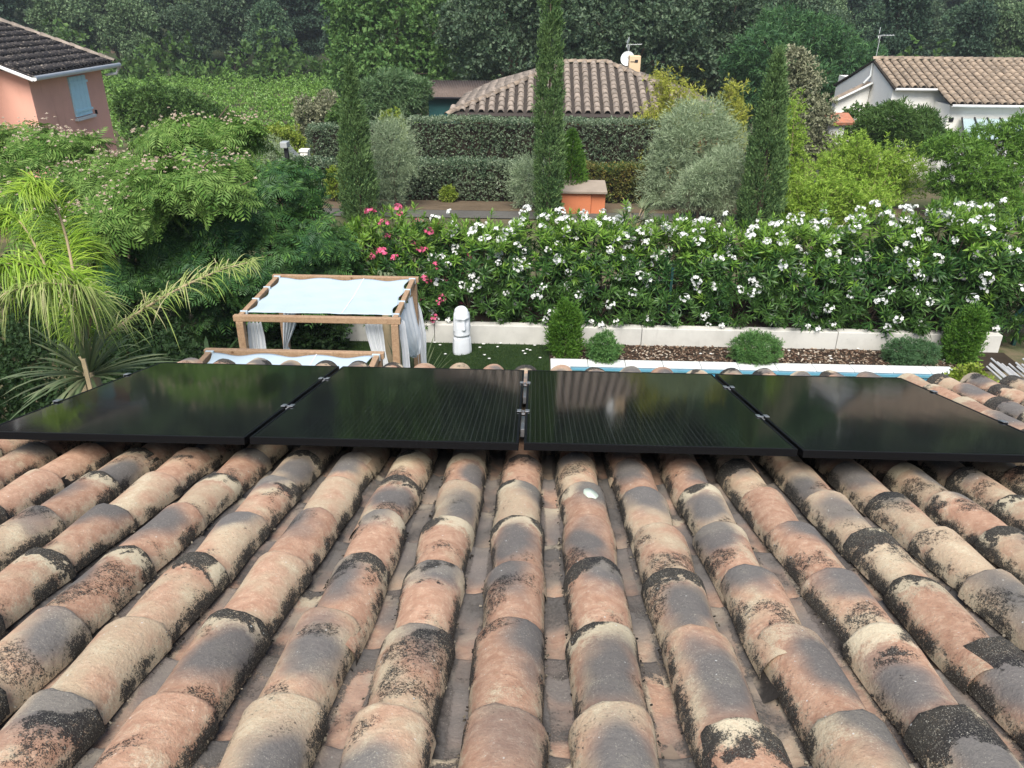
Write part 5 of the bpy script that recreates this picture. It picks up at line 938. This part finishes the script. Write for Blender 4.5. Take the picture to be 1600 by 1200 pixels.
for i, (px, py, Y, w_, lb, mt) in enumerate([(222, 140, 33, 1.5, 'wide dark green bush touching the wall of the pink house', 'shrub'), (275, 148, 35, 1.6, 'dark green bush in the middle of three beside the vineyard', 'shrub'), (328, 172, 36, 1.2, 'smaller dark green bush at the edge of the vineyard', 'shrub'),
    (445, 205, 31, 1.1, 'light yellowish shrub behind the white gate', 'lime'), (405, 232, 26.5, .9, 'grey green shrub beside the mailbox, above the silk tree', 'olive'), (495, 172, 33, 1.0, 'brownish bare looking shrub at the near edge of the vineyard', 'brownleaf'), (540, 178, 31, .9, 'shrub behind the shorter cypress', 'shrub'),
    (615, 182, 32, .62, 'bright yellow green bush above the rear hedge', 'lime'), (1340, 175, 36, 1.1, 'dark shrub by the lean-to of the cream house', 'shrub'), (700, 302, 25.3, .22, 'tiny bright plant in front of the lower hedge', 'lime'), (525, 275, 25.0, .34, 'light green sapling before the lower clipped hedge', 'lime')]):
    p = W(px, py, Y); z0 = gz(Y); h = max(.4, float(p[2])-z0); rq = random.Random(i)
    plant('bush', lb, 'bush', (float(p[0]), Y, z0), [((0, 0, h*.65), (w_, w_*.8, h*.5))]+[((rq.uniform(-.5, .5)*w_, rq.uniform(-.3, .3)*w_, h*rq.uniform(.45, 1.0)), (w_*.55, w_*.5, h*.35)) for _ in range(4)], int(500+1500*min(1, w_)), SP_BROAD if mt != 'olive' else SP_NEEDLE, .26 if w_ > .5 else .14, mt, None, (h*.5, .05), 200+i, shell=.5, clump=3 if w_ > .5 else 0)
wplant('laurel', 'dense pale green rounded laurel beside the teal shed', 'tree', 37.5, 615, [(610, 145, 0, 1.1, 1.0, .9), (640, 150, 0, .8, .9, .8), (585, 150, 0, .8, .9, .8), (620, 130, .3, .7, .7, .5), (600, 170, -.4, 1.2, 1.0, .6)], 3600, SP_LANCE, .45, 'laurel', 301, (1.2, .09), shell=.35, clump=5)
def mtree(label, Y, bx, spots, n, s, mat, seed, T=None, name='tree', trunk=None):
    wplant(name, label, 'tree', Y, bx, spots, n, T or SP_BROAD, s, mat, seed, trunk or (3.0, .22), shell=.35, jit=.7, clump=6)
mtree('tall bright green tree behind the laurel and the shorter cypress', 54, 620, [(620, 40, 0, 3.2, 3, 2.6), (560, 70, 0, 2.2, 2, 2.2), (680, 50, 0, 2.3, 2, 2.6), (600, 120, -1, 2.6, 2, 1.9), (660, 115, -1, 2.3, 2, 1.9), (545, 120, 0, 1.5, 1.5, 1.6), (620, -30, 1, 3, 3, 2.4), (560, 10, .5, 2, 2, 1.8)], 5200, .62, 'bright', 302)
mtree('grey green holm oak directly behind the tallest cypress and hipped roof', 50, 800, [(790, 30, 0, 2.4, 2.2, 2.2), (850, 40, 0, 2.3, 2.2, 2.2), (740, 45, 0, 1.9, 2, 2.1), (800, 85, -.6, 2.0, 2, 1.6), (870, 90, 0, 1.6, 2, 1.3), (830, -25, .6, 2.6, 2.4, 1.8), (740, 100, 0, 1.5, 1.5, 1.2)], 5000, .50, 'oak', 303, name='oak_tree')
mtree('broad holm oak behind the satellite dish of the middle house', 51, 960, [(930, 25, 0, 2.4, 2.2, 2.2), (990, 40, 0, 2.4, 2.2, 2.2), (1050, 35, 0, 2.2, 2.2, 2.3), (940, 85, 0, 1.9, 2, 1.5), (1020, 95, -.5, 2.0, 2, 1.6), (980, -30, .6, 2.6, 2.4, 1.8), (1070, 90, -.4, 1.7, 1.7, 1.6)], 5200, .50, 'oak', 304, name='oak_tree')
mtree('dark holm oak between the satellite dish and the feathery tree', 54, 1110, [(1100, 20, 0, 2.3, 2.2, 2.4), (1150, 10, 0, 2.2, 2.2, 2.3), (1120, 75, 0, 2.0, 2, 1.9), (1090, 120, -.4, 1.8, 1.8, 1.6), (1180, 60, 0, 2.0, 2, 2.2)], 4200, .50, 'oak', 305, name='oak_tree')
mtree('big dark layered tree between the large olive and the cream house', 45, 1235, [(1200, 75, 0, 1.8, 1.8, .8), (1270, 62, .5, 2.0, 1.9, .8), (1325, 92, 0, 1.7, 1.8, .75), (1165, 105, 0, 1.4, 1.5, .75), (1240, 118, -.6, 1.9, 1.8, .8), (1310, 145, -.3, 1.6, 1.6, .75), (1200, 150, -.3, 1.6, 1.6, .8), (1270, 178, -.5, 1.6, 1.6, .8), (1230, 38, .6, 1.4, 1.4, .6), (1355, 122, .5, 1.2, 1.3, .6), (1180, 185, 0, 1.4, 1.4, .9)], 5200, .54, 'dark_leafy', 306, SP_LANCE, trunk=(2.6, .16))
protos = []
r = np.random.default_rng(90)
kinds = [('forest', 'forest tree with mid green rounded crown in the wood behind the vines', 6.6, 11), ('forest_light', 'paler green forest tree in the wood behind the vines', 6.0, 10.5), ('oak', 'dark grey green oak in the wood behind the vines', 7.4, 11.5), ('forest_dark', 'slender dark green forest tree in the wood behind the vines', 5.2, 12.5)]
for i, (mt, lb, w_, h_) in enumerate(kinds):
    lob = auto_lobes(r, w_, h_, .2, 20, w_*.20) + [((0, 0, h_*.55), (w_*.36, w_*.36, h_*.36))]
    protos.append((obj_me := (crown_me('crown', r, lob, 6500, SP_BROAD, .58, M[mt], shell=.4, jit=.7, clump=5), limbs(r, (0, 0, -.4), h_*.35, .2, lob)), lb, w_, h_))
fr = random.Random(12); first = True
spots = []
for row, (y0, sc) in enumerate(((80, .88), (89, 1.0), (102, 1.2), (112, 1.35), (125, 1.5))):  # rear rows added to keep bright sky out of the panel reflections
    half = y0*.72+4; n_ = int(2*half/[6.3, 6.8, 7.4, 9, 10][row]); 
    for k in range(n_): spots.append((-half+2*half*(k+.5)/n_+fr.uniform(-1.2, 1.2), y0+fr.uniform(-2.2, 2.2), sc*fr.uniform(.85, 1.15), fr.randrange(4)))
for k in range(13): spots.append((14+k*4.6+fr.uniform(-1, 1), 66+fr.uniform(-3, 3)+k*.5, .82*fr.uniform(.85, 1.1), fr.randrange(4)))
for k in range(6): spots.append((-5+k*4.6+fr.uniform(-1, 1), 68+fr.uniform(-3, 3), .95*fr.uniform(.9, 1.1), fr.randrange(4)))
for x, y, s, q in spots:
    (cm, tm), lb, w_, h_ = protos[q]; t = thing('forest_tree', lb, 'tree', (x, y, gzn(x, y)-.1), 'trees of the wood behind the vines and houses', (0, 0, fr.uniform(0, 6.28))); t.scale = (s*fr.uniform(.9, 1.1), s, s*fr.uniform(.9, 1.15)); obj('crown', cm, t); obj('trunk', tm, t)
# scrub along the foot of the wood
n = 7500; x = r.uniform(-66, 66, n); y = 76+r.uniform(-1.2, 3, n)+1.0*np.sin(x*.2); y = np.where(x > 10, y-12*np.clip((x-10)/4, 0, 1), y); P = np.stack([x, y, np.array([gz(q) for q in y])+np.abs(r.normal(0, 1.5, n))*(1+.4*np.sin(x*.7))], 1); D = nrm(r.normal(size=P.shape)+np.array([0, -.2, .8])); X, Y, Z = frames(D, r.normal(size=P.shape))
kind(obj('undergrowth', npmesh('undergrowth', *stamp(SP_BROAD[0], P, X, Y, Z, r.uniform(.6, 1.3, n)), M['shrub'])), 'stuff')

# ------------------------------------------------------------------ air
def haze_mat():
    g = G('evening_air'); v = g.n('VolumePrincipled'); v.inputs['Color'].default_value = (.80, .88, .95, 1); v.inputs['Density'].default_value = HAZE; v.inputs['Anisotropy'].default_value = .1
    g.t.links.new(v.outputs[0], g.out.inputs['Volume']); return g.m
HAZE = .0005
kind(obj('haze', npmesh('haze', *box(-420, 420, -70, 440, -4, 70), haze_mat())), 'stuff')
